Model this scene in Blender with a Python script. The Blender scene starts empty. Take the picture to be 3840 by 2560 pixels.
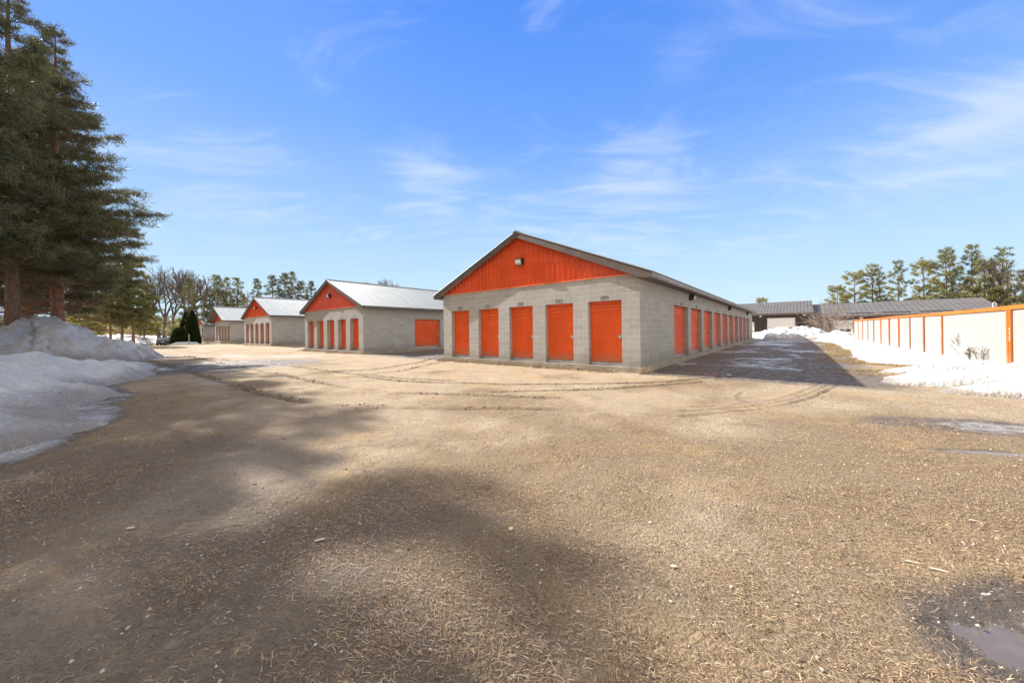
import bpy, math, random
import numpy as np

# ------------------------------------------------------------------ camera, sky, sun, exposure
scene = bpy.context.scene
F = 1304.67; ROLL = .0130345; CY = 1240.77; H = 1.428; TH = .683662   # solved from the picture (3840 x 2560)
SUN_EL = math.radians(34.4); SUN_DIR = np.array([-.8504, .5262])       # horizontal direction towards the sun
cam_d = bpy.data.cameras.new('camera'); cam = bpy.data.objects.new('camera', cam_d)
scene.collection.objects.link(cam); scene.camera = cam
cam_d.sensor_width = 36; cam_d.lens = F / 3840 * 36
cam_d.shift_x = 0; cam_d.shift_y = -(1280 - CY) / 3840
cam.location = (0, 0, H)
cam.rotation_euler = (math.radians(90), 0, 0)
from mathutils import Matrix, Vector
cam.matrix_world = Matrix.Translation((0, 0, H)) @ Matrix.Rotation(math.radians(90), 4, 'X') @ Matrix.Rotation(-ROLL, 4, 'Z')
cam_d.clip_start = .05; cam_d.clip_end = 3000

scene.view_settings.view_transform = 'Standard'; scene.view_settings.look = 'None'
scene.view_settings.gamma = 1; scene.view_settings.exposure = 1.08
try: scene.view_settings.use_curve_mapping = False
except Exception: pass

world = bpy.data.worlds.new('World'); scene.world = world; world.use_nodes = True
def build_world():
    nt = world.node_tree; nt.nodes.clear(); L = nt.links
    def N(t, **k):
        n = nt.nodes.new(t)
        for a, b in k.items(): setattr(n, a, b)
        return n
    out = N('ShaderNodeOutputWorld'); bg = N('ShaderNodeBackground'); L.new(bg.outputs[0], out.inputs[0])
    sky = N('ShaderNodeTexSky'); sky.sky_type = 'NISHITA'; sky.sun_disc = False
    sky.sun_elevation = SUN_EL; sky.sun_rotation = math.atan2(SUN_DIR[0], SUN_DIR[1])
    sky.altitude = 0; sky.air_density = 1.0; sky.dust_density = .3; sky.ozone_density = 2.5
    mn = N('ShaderNodeVectorMath', operation='MINIMUM'); L.new(sky.outputs[0], mn.inputs[0]); mn.inputs[1].default_value = (2.4, 3.4, 4.6)
    tc = N('ShaderNodeTexCoord'); sep = N('ShaderNodeSeparateXYZ'); L.new(tc.outputs['Generated'], sep.inputs[0])
    def M(op, a, b=None, c=None):
        m = N('ShaderNodeMath', operation=op)
        for i, v in enumerate((a, b, c)):
            if v is None: continue
            if isinstance(v, (int, float)): m.inputs[i].default_value = v
            else: L.new(v, m.inputs[i])
        return m.outputs[0]
    z = M('MAXIMUM', sep.outputs[2], .03)
    zz = M('ADD', z, .10)
    cx = M('DIVIDE', sep.outputs[0], zz); cy = M('DIVIDE', sep.outputs[1], zz)
    comb = N('ShaderNodeCombineXYZ'); L.new(cx, comb.inputs[0]); L.new(cy, comb.inputs[1])
    mp = N('ShaderNodeMapping'); mp.inputs['Rotation'].default_value = (0, 0, .25); mp.inputs['Scale'].default_value = (.55, 1.3, 1)
    mp.inputs['Location'].default_value = (3.1, 1.7, 0)
    L.new(comb.outputs[0], mp.inputs[0])
    n1 = N('ShaderNodeTexNoise'); n1.inputs['Scale'].default_value = 2.3; n1.inputs['Detail'].default_value = 10; n1.inputs['Roughness'].default_value = .60; n1.inputs['Distortion'].default_value = 1.3
    L.new(mp.outputs[0], n1.inputs['Vector'])
    n2 = N('ShaderNodeTexNoise'); n2.inputs['Scale'].default_value = .55; n2.inputs['Detail'].default_value = 4
    L.new(mp.outputs[0], n2.inputs['Vector'])
    # patches of cirrus round chosen compass directions
    def blob(px, py, w, strength, hgt=1.0):
        a, b = px - 1920, py - CY
        c, s = math.cos(ROLL), math.sin(ROLL); v = Vector(((a*c - b*s) / F, 1, -(a*s + b*c) / F)).normalized()
        d = N('ShaderNodeVectorMath', operation='SUBTRACT'); L.new(tc.outputs['Generated'], d.inputs[0]); d.inputs[1].default_value = v
        sc = N('ShaderNodeVectorMath', operation='MULTIPLY'); L.new(d.outputs[0], sc.inputs[0]); sc.inputs[1].default_value = (1/w, 1/w, 1/(w*hgt))
        ln = N('ShaderNodeVectorMath', operation='LENGTH'); L.new(sc.outputs[0], ln.inputs[0])
        m = N('ShaderNodeMapRange'); m.interpolation_type = 'SMOOTHSTEP'
        L.new(ln.outputs['Value'], m.inputs['Value']); m.inputs['From Min'].default_value = 1; m.inputs['From Max'].default_value = .1
        m.inputs['To Min'].default_value = 0; m.inputs['To Max'].default_value = strength
        return m.outputs[0]
    acc = None
    for a in [(720, 560, .34, .34, .45), (1600, 640, .20, .44, .7), (2380, 640, .20, .44, .7), (3550, 420, .26, .22, .6), (3780, 560, .24, .24, .5),
              (2550, 250, .12, .22, .6), (2000, 880, .55, .26, .25), (3000, 760, .45, .22, .3), (900, 850, .45, .22, .25), (3800,360,.12,.25,.5)]:
        b = blob(*a); acc = b if acc is None else M('ADD', acc, b)
    s = M('ADD', M('MULTIPLY', n1.outputs[0], .9), M('MULTIPLY', n2.outputs[0], .35))
    s = M('ADD', s, M('MULTIPLY', acc, .62))
    mr = N('ShaderNodeMapRange'); mr.interpolation_type = 'SMOOTHSTEP'; L.new(s, mr.inputs['Value'])
    mr.inputs['From Min'].default_value = .64; mr.inputs['From Max'].default_value = 1.12
    low = N('ShaderNodeMapRange'); low.interpolation_type = 'SMOOTHSTEP'; L.new(sep.outputs[2], low.inputs['Value'])
    low.inputs['From Min'].default_value = .75; low.inputs['From Max'].default_value = .05
    low.inputs['To Min'].default_value = .1; low.inputs['To Max'].default_value = 1
    cl = M('MULTIPLY', mr.outputs[0], .55)
    mix = N('ShaderNodeMix', data_type='RGBA'); mix.inputs['Factor'].default_value = 0
    L.new(cl, mix.inputs['Factor']); ramp = N('ShaderNodeValToRGB'); el = ramp.color_ramp.elements
    el[0].position = 0.; el[0].color = (3.8/5, 4.65/5, 5.0/5, 1); el[1].position = 1.; el[1].color = (.20/5, .95/5, 3.6/5, 1)
    for q, c in ((.14, (2.75, 3.95, 5.0)), (.30, (1.75, 2.95, 5.0)), (.48, (.80, 1.95, 4.95)), (.68, (.40, 1.42, 4.8))):
        e = ramp.color_ramp.elements.new(q); e.color = (c[0]/5, c[1]/5, c[2]/5, 1)
    L.new(sep.outputs[2], ramp.inputs[0])
    sc5 = N('ShaderNodeVectorMath', operation='SCALE'); L.new(ramp.outputs[0], sc5.inputs[0]); sc5.inputs['Scale'].default_value = 5
    base = N('ShaderNodeMix', data_type='RGBA'); base.inputs['Factor'].default_value = .84; L.new(mn.outputs[0], base.inputs['A']); L.new(sc5.outputs[0], base.inputs['B'])
    L.new(base.outputs['Result'], mix.inputs['A']); mix.inputs['B'].default_value = (4.2, 4.5, 5.0, 1)
    # added unseen white cloud behind the camera and overhead, lifts and whitens the shade
    bk = N('ShaderNodeMapRange'); bk.interpolation_type = 'SMOOTHSTEP'; dt = N('ShaderNodeVectorMath', operation='DOT_PRODUCT')
    L.new(tc.outputs['Generated'], dt.inputs[0]); dt.inputs[1].default_value = (0, -1, .72)
    sm = M('ADD', dt.outputs['Value'], M('MULTIPLY', M('SUBTRACT', n1.outputs[0], .5), .7)); L.new(sm, bk.inputs['Value'])
    bk.inputs['From Min'].default_value = .12; bk.inputs['From Max'].default_value = .42
    mix2 = N('ShaderNodeMix', data_type='RGBA'); L.new(bk.outputs[0], mix2.inputs['Factor'])
    L.new(mix.outputs['Result'], mix2.inputs['A']); mix2.inputs['B'].default_value = (5.2, 5.0, 4.75, 1)
    L.new(mix2.outputs['Result'], bg.inputs[0]); bg.inputs[1].default_value = .10
build_world()

sun_d = bpy.data.lights.new('sun', 'SUN'); sun = bpy.data.objects.new('sun', sun_d); scene.collection.objects.link(sun)
sun_d.energy = 5.0; sun_d.angle = math.radians(.53); sun_d.color = (1, .96, .905)
to_sun = Vector((SUN_DIR[0] * math.cos(SUN_EL), SUN_DIR[1] * math.cos(SUN_EL), math.sin(SUN_EL)))
sun.rotation_euler = to_sun.to_track_quat('Z', 'Y').to_euler(); sun.location = (-30, 20, 40)

# ------------------------------------------------------------------ helpers
def ray(px, py):
    a, b = px - 1920, py - CY; c, s = math.cos(ROLL), math.sin(ROLL)
    return (a*c - b*s) / F, -(a*s + b*c) / F
def at(px, Y):                       # the map position seen at picture column px at depth Y
    return np.array([ray(px, 1240)[0] * Y, Y])
def onground(px, py, z=0):
    rx, rz = ray(px, py); Y = (z - H) / rz; return np.array([rx*Y, Y])
def zat(px, py, Y): return H + ray(px, py)[1] * Y
DU = np.array([-math.cos(TH), math.sin(TH)]); DN = np.array([math.sin(TH), math.cos(TH)]); ORG = np.array([4.1478, 11.2547])
def UV2(u, v): return ORG + u*DU + v*DN

def sstep(a, b, x): t = np.clip((x - a) / (b - a), 0, 1); return t*t*(3 - 2*t)
_rs = np.random.RandomState(7); _perm = _rs.rand(256, 256)
def vnoise(x, y, seed=0):
    x = np.asarray(x, float) + seed*17.31; y = np.asarray(y, float) + seed*9.73
    xi = np.floor(x).astype(int); yi = np.floor(y).astype(int); fx = x - xi; fy = y - yi
    fx = fx*fx*(3-2*fx); fy = fy*fy*(3-2*fy)
    a = _perm[xi & 255, yi & 255]; b = _perm[(xi+1) & 255, yi & 255]; c = _perm[xi & 255, (yi+1) & 255]; d = _perm[(xi+1) & 255, (yi+1) & 255]
    return (a*(1-fx) + b*fx)*(1-fy) + (c*(1-fx) + d*fx)*fy
def fbm(x, y, oct=4, seed=0, gain=.5):
    s = 0; a = 1; t = 0
    for i in range(oct):
        ca, sa = math.cos(i*1.1), math.sin(i*1.1)
        s = s + a*vnoise((x*ca - y*sa)*2**i, (x*sa + y*ca)*2**i, seed + i*3); t += a; a *= gain
    return s / t
def gz(x, y):                        # the lie of the land
    x = np.asarray(x, float); y = np.asarray(y, float)
    g = lambda cx, cy, s: np.exp(-((x-cx)**2 + (y-cy)**2) / (2*s*s))
    z = .17*g(-27, 38, 6) + .05*g(-42, 50, 5) - .34*g(-60, 60, 7) + .30*g(-68, 77, 7)
    v = (x - ORG[0])*DN[0] + (y - ORG[1])*DN[1]; u = (x - ORG[0])*DU[0] + (y - ORG[1])*DU[1]
    z = z - .65*sstep(44, 60, v)*sstep(12, 4, u)
    return z

def mesh_obj(name, verts, faces, mat=None, parent=None, smooth=False, uvs=None):
    me = bpy.data.meshes.new(name)
    if isinstance(verts, np.ndarray) and isinstance(faces, np.ndarray):
        n = faces.shape[1]
        me.vertices.add(len(verts)); me.vertices.foreach_set('co', verts.astype(np.float32).ravel())
        me.loops.add(faces.size); me.loops.foreach_set('vertex_index', faces.astype(np.int32).ravel())
        me.polygons.add(len(faces)); me.polygons.foreach_set('loop_start', np.arange(0, faces.size, n, dtype=np.int32))
        me.polygons.foreach_set('loop_total', np.full(len(faces), n, dtype=np.int32))
        me.update(calc_edges=True)
    else:
        me.from_pydata([tuple(v) for v in verts], [], faces)
        me.update()
    if uvs is not None:
        uvl = me.uv_layers.new(name='UVMap'); uvl.data.foreach_set('uv', np.asarray(uvs, np.float32).ravel())
    if smooth: me.polygons.foreach_set('use_smooth', np.ones(len(me.polygons), dtype=bool))
    if mat is not None:
        for m in (mat if isinstance(mat, (list, tuple)) else [mat]): me.materials.append(m)
    o = bpy.data.objects.new(name, me); scene.collection.objects.link(o)
    if parent is not None: o.parent = parent
    return o
class MB:
    """collects shapes, builds ONE mesh object"""
    def __init__(s): s.v = []; s.f = []; s.uv = []
    def face(s, pts, uv=None):
        i = len(s.v); s.v += [tuple(p) for p in pts]; s.f.append(tuple(range(i, i+len(pts))))
        s.uv += list(uv) if uv else [(p[0], p[2]) for p in pts]
    def box(s, x0, x1, y0, y1, z0, z1, skip=''):
        P = lambda a, b, c: (a, b, c)
        if '-y' not in skip: s.face([P(x0,y0,z0), P(x1,y0,z0), P(x1,y0,z1), P(x0,y0,z1)])
        if '+y' not in skip: s.face([P(x1,y1,z0), P(x0,y1,z0), P(x0,y1,z1), P(x1,y1,z1)])
        if '-x' not in skip: s.face([P(x0,y1,z0), P(x0,y0,z0), P(x0,y0,z1), P(x0,y1,z1)], [(y1,z0),(y0,z0),(y0,z1),(y1,z1)])
        if '+x' not in skip: s.face([P(x1,y0,z0), P(x1,y1,z0), P(x1,y1,z1), P(x1,y0,z1)], [(y0,z0),(y1,z0),(y1,z1),(y0,z1)])
        if '+z' not in skip: s.face([P(x0,y0,z1), P(x1,y0,z1), P(x1,y1,z1), P(x0,y1,z1)], [(x0,y0),(x1,y0),(x1,y1),(x0,y1)])
        if '-z' not in skip: s.face([P(x0,y1,z0), P(x1,y1,z0), P(x1,y0,z0), P(x0,y0,z0)], [(x0,y1),(x1,y1),(x1,y0),(x0,y0)])
        return s
    def prism(s, poly, a, b, axis='y'):      # poly of (p,q); extruded from a to b along axis
        def P(p, q, t): return {'y': (p, t, q), 'x': (t, p, q), 'z': (p, q, t)}[axis]
        s.face([P(p, q, a) for p, q in poly]); s.face([P(p, q, b) for p, q in reversed(poly)])
        n = len(poly)
        for i in range(n):
            (p, q), (r, t) = poly[i], poly[(i+1) % n]
            s.face([P(p,q,b), P(r,t,b), P(r,t,a), P(p,q,a)])
        return s
    def tube(s, pts, radii, n=6, cap=True):
        rings = []
        for i, p in enumerate(pts):
            p = Vector(p); d = (Vector(pts[min(i+1, len(pts)-1)]) - Vector(pts[max(i-1, 0)])).normalized()
            a = d.orthogonal().normalized(); b = d.cross(a); r = radii[i] if hasattr(radii, '__len__') else radii
            i0 = len(s.v)
            for k in range(n):
                t = 2*math.pi*k/n; q = p + a*(r*math.cos(t)) + b*(r*math.sin(t)); s.v.append(tuple(q))
            rings.append(i0)
        for i0, i1 in zip(rings, rings[1:]):
            for k in range(n): 
                s.f.append((i0+k, i0+(k+1) % n, i1+(k+1) % n, i1+k)); s.uv += [(0,0)]*4
        if cap:
            s.f.append(tuple(rings[0]+k for k in reversed(range(n)))); s.uv += [(0,0)]*n
            s.f.append(tuple(rings[-1]+k for k in range(n))); s.uv += [(0,0)]*n
        return s
    def build(s, name, mat, parent=None, smooth=False, fix=True):
        o = mesh_obj(name, s.v, s.f, mat, parent, smooth, s.uv)
        if fix:
            import bmesh
            bm = bmesh.new(); bm.from_mesh(o.data); bmesh.ops.recalc_face_normals(bm, faces=bm.faces); bm.to_mesh(o.data); bm.free()
        return o
def tag(o, label=None, cat=None, group=None, kind=None):
    if label: o['label'] = label
    if cat: o['category'] = cat
    if group: o['group'] = group
    if kind: o['kind'] = kind
    return o
def empty(name, loc, rz=0, label=None, cat=None, group=None):
    o = bpy.data.objects.new(name, None); scene.collection.objects.link(o); o.location = loc; o.rotation_euler = (0, 0, rz)
    o.empty_display_size = .3
    return tag(o, label, cat, group)
def children(o): return [c for c in scene.objects if c.parent == o]
def copy_tree(o, parent=None):
    c = o.copy(); scene.collection.objects.link(c); c.parent = parent
    for k in ('label', 'category', 'group'):
        pass
    for ch in [x for x in list(scene.objects) if x.parent == o]: copy_tree(ch, c)
    return c

# ------------------------------------------------------------------ materials
class NT:
    def __init__(s, name):
        s.m = bpy.data.materials.new(name); s.m.use_nodes = True; s.t = s.m.node_tree; s.b = s.t.nodes['Principled BSDF']; s.L = s.t.links
    def N(s, t, **k):
        n = s.t.nodes.new(t)
        for a, b in k.items(): setattr(n, a, b)
        return n
    def put(s, sock, v):
        if hasattr(v, 'links'): s.L.new(v, sock)
        else: sock.default_value = v
    def math(s, op, a, b=0., c=None, clamp=False):
        m = s.N('ShaderNodeMath', operation=op); m.use_clamp = clamp
        s.put(m.inputs[0], a); s.put(m.inputs[1], b)
        if c is not None: s.put(m.inputs[2], c)
        return m.outputs[0]
    def mix(s, f, a, b, mode='MIX'):
        m = s.N('ShaderNodeMix', data_type='RGBA', blend_type=mode)
        s.put(m.inputs['Factor'], f)
        for k, v in (('A', a), ('B', b)):
            s.put(m.inputs[k], v if hasattr(v, 'links') else (*v[:3], 1))
        return m.outputs['Result']
    def rng(s, v, a, b, c=0., d=1.):
        m = s.N('ShaderNodeMapRange'); m.interpolation_type = 'SMOOTHSTEP'; s.put(m.inputs[0], v)
        for i, q in enumerate((a, b, c, d)): m.inputs[1+i].default_value = q
        return m.outputs[0]
    def noise(s, vec, scale, detail=4, rough=.55, dist=0.):
        n = s.N('ShaderNodeTexNoise'); n.inputs['Scale'].default_value = scale; n.inputs['Detail'].default_value = detail
        n.inputs['Roughness'].default_value = rough; n.inputs['Distortion'].default_value = dist
        if vec is not None: s.L.new(vec, n.inputs['Vector'])
        return n.outputs[0]
    def pos(s): return s.N('ShaderNodeNewGeometry').outputs['Position']
    def obj(s): return s.N('ShaderNodeTexCoord').outputs['Object']
    def scale(s, vec, v, loc=(0,0,0), rot=(0,0,0)):
        m = s.N('ShaderNodeMapping'); m.inputs['Scale'].default_value = v; m.inputs['Location'].default_value = loc; m.inputs['Rotation'].default_value = rot
        s.L.new(vec, m.inputs[0]); return m.outputs[0]
    def attr(s, name): 
        return s.N('ShaderNodeAttribute', attribute_name=name).outputs['Fac']
    def bump(s, h, strength=.5, dist=.02, normal=None):
        b = s.N('ShaderNodeBump'); b.inputs['Strength'].default_value = strength; b.inputs['Distance'].default_value = dist
        s.put(b.inputs['Height'], h)
        if normal is not None: s.L.new(normal, b.inputs['Normal'])
        return b.outputs[0]
    def set(s, **k):
        for a, v in k.items():
            sock = s.b.inputs[a.replace('_', ' ')]
            s.put(sock, (*v[:3], 1) if isinstance(v, tuple) else v)
        return s
def simple(name, col, rough=.6, metal=0., nz=.12, sc=6., bump=0., spec=.5):
    n = NT(name); p = n.obj(); k = n.noise(p, sc, 5)
    f = n.rng(k, .3, .7, 1-nz, 1+nz)
    c = n.mix(1., col, (1,1,1), 'MULTIPLY'); 
    m = n.N('ShaderNodeVectorMath', operation='SCALE'); m.inputs[0].default_value = col[:3]; n.L.new(f, m.inputs['Scale'])
    n.L.new(m.outputs[0], n.b.inputs['Base Color']); n.set(Roughness=rough, Metallic=metal)
    n.b.inputs['Specular IOR Level'].default_value = spec
    if bump: n.L.new(n.bump(n.noise(p, sc*6, 3), bump, .01), n.b.inputs['Normal'])
    return n.m

def mat_block():
    n = NT('concrete_block'); uv = n.N('ShaderNodeTexCoord').outputs['UV']
    b = n.N('ShaderNodeTexBrick'); b.offset = .5; b.offset_frequency = 2; b.squash = 1
    for k, v in (('Scale', 1.), ('Mortar Size', .0095), ('Mortar Smooth', .3), ('Bias', 0.), ('Brick Width', .4064), ('Row Height', .2032)): b.inputs[k].default_value = v
    b.inputs['Color1'].default_value = (.345, .332, .31, 1); b.inputs['Color2'].default_value = (.43, .415, .39, 1); b.inputs['Mortar'].default_value = (.53, .51, .47, 1)
    n.L.new(uv, b.inputs['Vector'])
    p = n.pos()
    big = n.noise(p, .9, 5, .6); fine = n.noise(p, 60, 3); streak = n.noise(n.scale(p, (6, 6, .7)), 1., 4)
    c = n.mix(n.rng(big, .3, .7, 0, .30), b.outputs[0], (.31, .285, .26), 'MIX')
    c = n.mix(n.rng(streak, .45, .75, 0, .22), c, (.52, .49, .45))
    # damp and dirt that rises from the slab (follows the block surface, ragged upper edge)
    sep = n.N('ShaderNodeSeparateXYZ'); n.L.new(n.obj(), sep.inputs[0])
    dz = n.math('ADD', sep.outputs[2], n.math('MULTIPLY', n.noise(n.scale(p, (3, 3, 1)), 1.3, 4), -.8))
    c = n.mix(n.rng(dz, .35, -.2, 0, .55), c, (.20, .175, .15))
    c = n.mix(n.rng(fine, .2, .8, .0, .25), c, (.25, .23, .21))
    h = n.math('ADD', n.math('MULTIPLY', b.outputs[1], -.7), n.math('MULTIPLY', fine, .35))
    n.L.new(c, n.b.inputs['Base Color']); n.set(Roughness=.92); n.L.new(n.bump(h, .5, .008), n.b.inputs['Normal'])
    return n.m
def mat_concrete():
    n = NT('slab_concrete'); p = n.pos()
    c = n.mix(n.rng(n.noise(p, 2.2, 6, .65), .3, .7), (.40, .34, .26), (.26, .225, .18))
    c = n.mix(n.rng(n.noise(p, 14, 4), .5, .7, 0, .6), c, (.16, .13, .10))
    n.L.new(c, n.b.inputs['Base Color']); n.set(Roughness=.9); n.L.new(n.bump(n.noise(p, 20, 6), .8, .02), n.b.inputs['Normal'])
    return n.m
def mat_orange(name, col, rough=.38, fade=.0):
    n = NT(name); p = n.pos()
    k = n.noise(n.scale(p, (1.2, 1.2, .35)), 1.6, 5, .6)
    c = n.mix(n.rng(k, .3, .7), col, tuple(x*.83 for x in col))
    c = n.mix(n.rng(n.noise(p, 30, 4), .55, .8, 0, .25), c, (.30, .10, .05))
    sp_ = n.N('ShaderNodeSeparateXYZ'); n.L.new(n.obj(), sp_.inputs[0])
    dz = n.math('ADD', sp_.outputs[2], n.math('MULTIPLY', n.noise(n.scale(p, (5, 5, 1)), 1.5, 4), -.5))
    c = n.mix(n.rng(dz, .45, .0, 0, .6), c, (.33, .19, .11)); c = n.mix(n.rng(n.noise(n.scale(p, (.5, .5, 2.5)), 1., 4), .45, .72, 0, .3), c, tuple(min(1, x*1.15 + .035) for x in col))
    n.L.new(c, n.b.inputs['Base Color']); n.set(Roughness=n.rng(n.noise(p, 5, 3), .3, .7, rough-.06, rough+.12)); n.b.inputs['Specular IOR Level'].default_value = .45
    return n.m
def mat_roof_silver():
    n = NT('galvanised_roof'); p = n.pos()
    c = n.mix(n.rng(n.noise(n.scale(n.obj(), (.5, 2.5, .5)), 1.2, 5), .3, .7), (.30, .315, .31), (.24, .255, .25))
    n.L.new(c, n.b.inputs['Base Color']); n.set(Roughness=.5, Metallic=.12)
    return n.m
M = {}
M['block'] = mat_block(); M['slab'] = mat_concrete()
M['orange'] = mat_orange('orange_door_paint', (.78, .105, .012), .42)
M['gable'] = mat_orange('orange_siding_paint', (.72, .085, .018), .30)
M['gable_flat'] = M['gable']
M['trim'] = simple('orange_trim_paint', (.85, .22, .09), .4)
M['roof'] = mat_roof_silver()
M['fascia'] = simple('brown_fascia_paint', (.115, .088, .078), .45, nz=.2, sc=2)
M['gutter'] = simple('faded_brown_fascia', (.27, .245, .24), .4, nz=.22, sc=3)
M['soffit'] = simple('brown_soffit', (.15, .115, .10), .6, nz=.12)
M['galv'] = simple('galvanised_steel', (.42, .43, .45), .4, .6, nz=.15)
M['lock'] = simple('brushed_latch_steel', (.5, .49, .46), .3, .9)
M['dark'] = simple('dark_bronze_housing', (.035, .03, .028), .5)
M['lens'] = simple('lamp_glass', (.72, .73, .72), .15)
M['ink'] = simple('stencil_ink', (.10, .095, .09), .85, nz=.35, sc=25)
M['jamb'] = simple('door_jamb', (.16, .15, .14), .7)

# ------------------------------------------------------------------ storage buildings
SEG = {'0': 'abcdef', '1': 'bc', '2': 'abged', '3': 'abgcd', '4': 'fgbc', '5': 'afgcd', '6': 'afgecd', '7': 'abc', '8': 'abcdefg', '9': 'abfgcd'}
def number(mb, text, x, z, h, plane='front', y=0., flip=1):
    w = h*.52; t = h*.15; g = h*.05; adv = h*.78; X0 = x - (len(text)*adv - (adv - w))/2
    for i, ch in enumerate(text):
        a = X0 + i*adv
        rc = {'a': (a+t*.5, a+w-t*.5, z+h-t, z+h), 'g': (a+t*.7, a+w-t*.7, z+h/2-t/2, z+h/2+t/2), 'd': (a+t*.5, a+w-t*.5, z, z+t),
              'f': (a, a+t, z+h/2+g, z+h-t*.6), 'e': (a, a+t, z+t*.6, z+h/2-g), 'b': (a+w-t, a+w, z+h/2+g, z+h-t*.6), 'c': (a+w-t, a+w, z+t*.6, z+h/2-g)}
        if ch == '1': rc = {'b': (a+w/2-t/2, a+w/2+t/2, z+h/2+g, z+h), 'c': (a+w/2-t/2, a+w/2+t/2, z, z+h/2-g)}
        for s_ in SEG[ch]:
            x0, x1, z0, z1 = rc[s_]
            if plane == 'front': mb.box(x0, x1, y-.003, y+.001, z0, z1)
            else: mb.box(y-.001, y+.003, x0, x1, z0, z1)
def roller_door(x0, x1, z0, z1, plane, depth, parent, latch_side=1):
    """corrugated curtain, drum strip above; plane 'front' faces -y, 'side' faces +x"""
    mb = MB(); zs = []; z = z0 + .10; pitch = .0775
    prof = []
    while z < z1 - .42:
        prof += [(z, 0.), (z + pitch*.30, .020), (z + pitch*.62, .020), (z + pitch*.92, 0.)]; z += pitch
    while z < z1:
        prof += [(z, 0.), (z+.006, .022), (min(z+.105, z1+.02), .022), (min(z+.115, z1+.03), 0.)]; z += .12
    def P(a, dep, zz): return (a, depth - dep, zz) if plane == 'front' else (-depth + dep, a, zz)
    for (za, da), (zb, db) in zip(prof, prof[1:]):
        mb.face([P(x0, da, za), P(x1, da, za), P(x1, db, zb), P(x0, db, zb)])
    d = mb.build('roller_door', M['orange'], parent, fix=False)
    b = MB()
    if plane == 'front': b.box(x0, x1, depth-.045, depth+.01, z0+.004, z0+.098)
    else: b.box(-depth-.01, -depth+.045, x0, x1, z0+.004, z0+.098)
    b.build('bottom_bar', M['galv'], d)
    l = MB(); zl = 1.20; xl = x1 - .30 if latch_side > 0 else x0 + .08
    xa = x1 - .19 if latch_side > 0 else x0 + .02
    if plane == 'front':
        l.box(xa, xa+.17, depth-.055, depth-.022, zl-.03, zl+.035); l.box(xa+.06, xa+.11, depth-.085, depth-.056, zl-.085, zl-.015)
        l.tube([(xa+.085, depth-.07, zl-.015), (xa+.085, depth-.075, zl+.03)], .012, 6)
    else:
        l.box(-depth+.022, -depth+.055, xa, xa+.17, zl-.03, zl+.035); l.box(-depth+.056, -depth+.085, xa+.06, xa+.11, zl-.085, zl-.015)
    l.build('latch', M['lock'], d)
    return d
def wall_light(parent, x, z, plane='front', w=.34, off=0.):
    """wall pack: sloped dark housing with a glass front"""
    h = MB(); g = MB(); s = w/.34
    prof = [(0, -.13*s), (0, .13*s), (.10*s, .14*s), (.24*s, .10*s), (.235*s, .075*s), (.19*s, -.10*s), (.12*s, -.13*s)]
    if plane == 'front':
        h.prism([(off - a, q + z) for a, q in prof], x - w/2, x + w/2, 'x')
        g.face([(x-w*.42, off-.239*s, z+.068*s), (x+w*.42, off-.239*s, z+.068*s), (x+w*.42, off-.197*s, z-.092*s), (x-w*.42, off-.197*s, z-.092*s)])
        g.face([(x-w*.42, off-.197*s, z-.092*s), (x+w*.42, off-.197*s, z-.092*s), (x+w*.42, off-.13*s, z-.128*s), (x-w*.42, off-.13*s, z-.128*s)])
    else:
        h.prism([(off + a, q + z) for a, q in prof], x - w/2, x + w/2, 'y')
        g.face([(off+.239*s, x-w*.42, z+.068*s), (off+.239*s, x+w*.42, z+.068*s), (off+.197*s, x+w*.42, z-.092*s), (off+.197*s, x-w*.42, z-.092*s)])
        g.face([(off+.197*s, x-w*.42, z-.092*s), (off+.197*s, x+w*.42, z-.092*s), (off+.13*s, x+w*.42, z-.128*s), (off+.13*s, x-w*.42, z-.128*s)])
        h.box(off+.05, off+.07, x-.01, x+.01, z+.13*s, z+.35)
    o = h.build('wall_light', M['dark'], parent); g.build('lens', M['lens'], o, fix=False)
    return o
def wall_face(mb, plane, const, a0, a1, z0, z1, openings, recess, inward):
    """vertical wall with rectangular openings (a, b, top) that all start at z0, with reveals"""
    def P(a, z, dep=0.):
        c = const + inward*dep
        return (a, c, z) if plane == 'front' else (c, a, z)
    def q(pts): mb.face([P(*p) for p in pts], [(p[0] + (.0 if plane == 'front' else .2032), p[1]) for p in pts])
    cur = a0
    for (a, b, top) in openings:
        q([(cur, z0), (a, z0), (a, z1), (cur, z1)]); q([(a, top), (b, top), (b, z1), (a, z1)])
        for e in (a, b): mb.face([P(e, z0), P(e, z0, recess), P(e, top, recess), P(e, top)], [(0, z0), (recess, z0), (recess, top), (0, top)])
        mb.face([P(a, top), P(b, top), P(b, top, recess), P(a, top, recess)], [(0,0.02),(.1,0.02),(.1,.1),(0,.1)])
        cur = b
    q([(cur, z0), (a1, z0), (a1, z1), (cur, z1)])
W = 9.754; DT = 2.235; SL = .195
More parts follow.
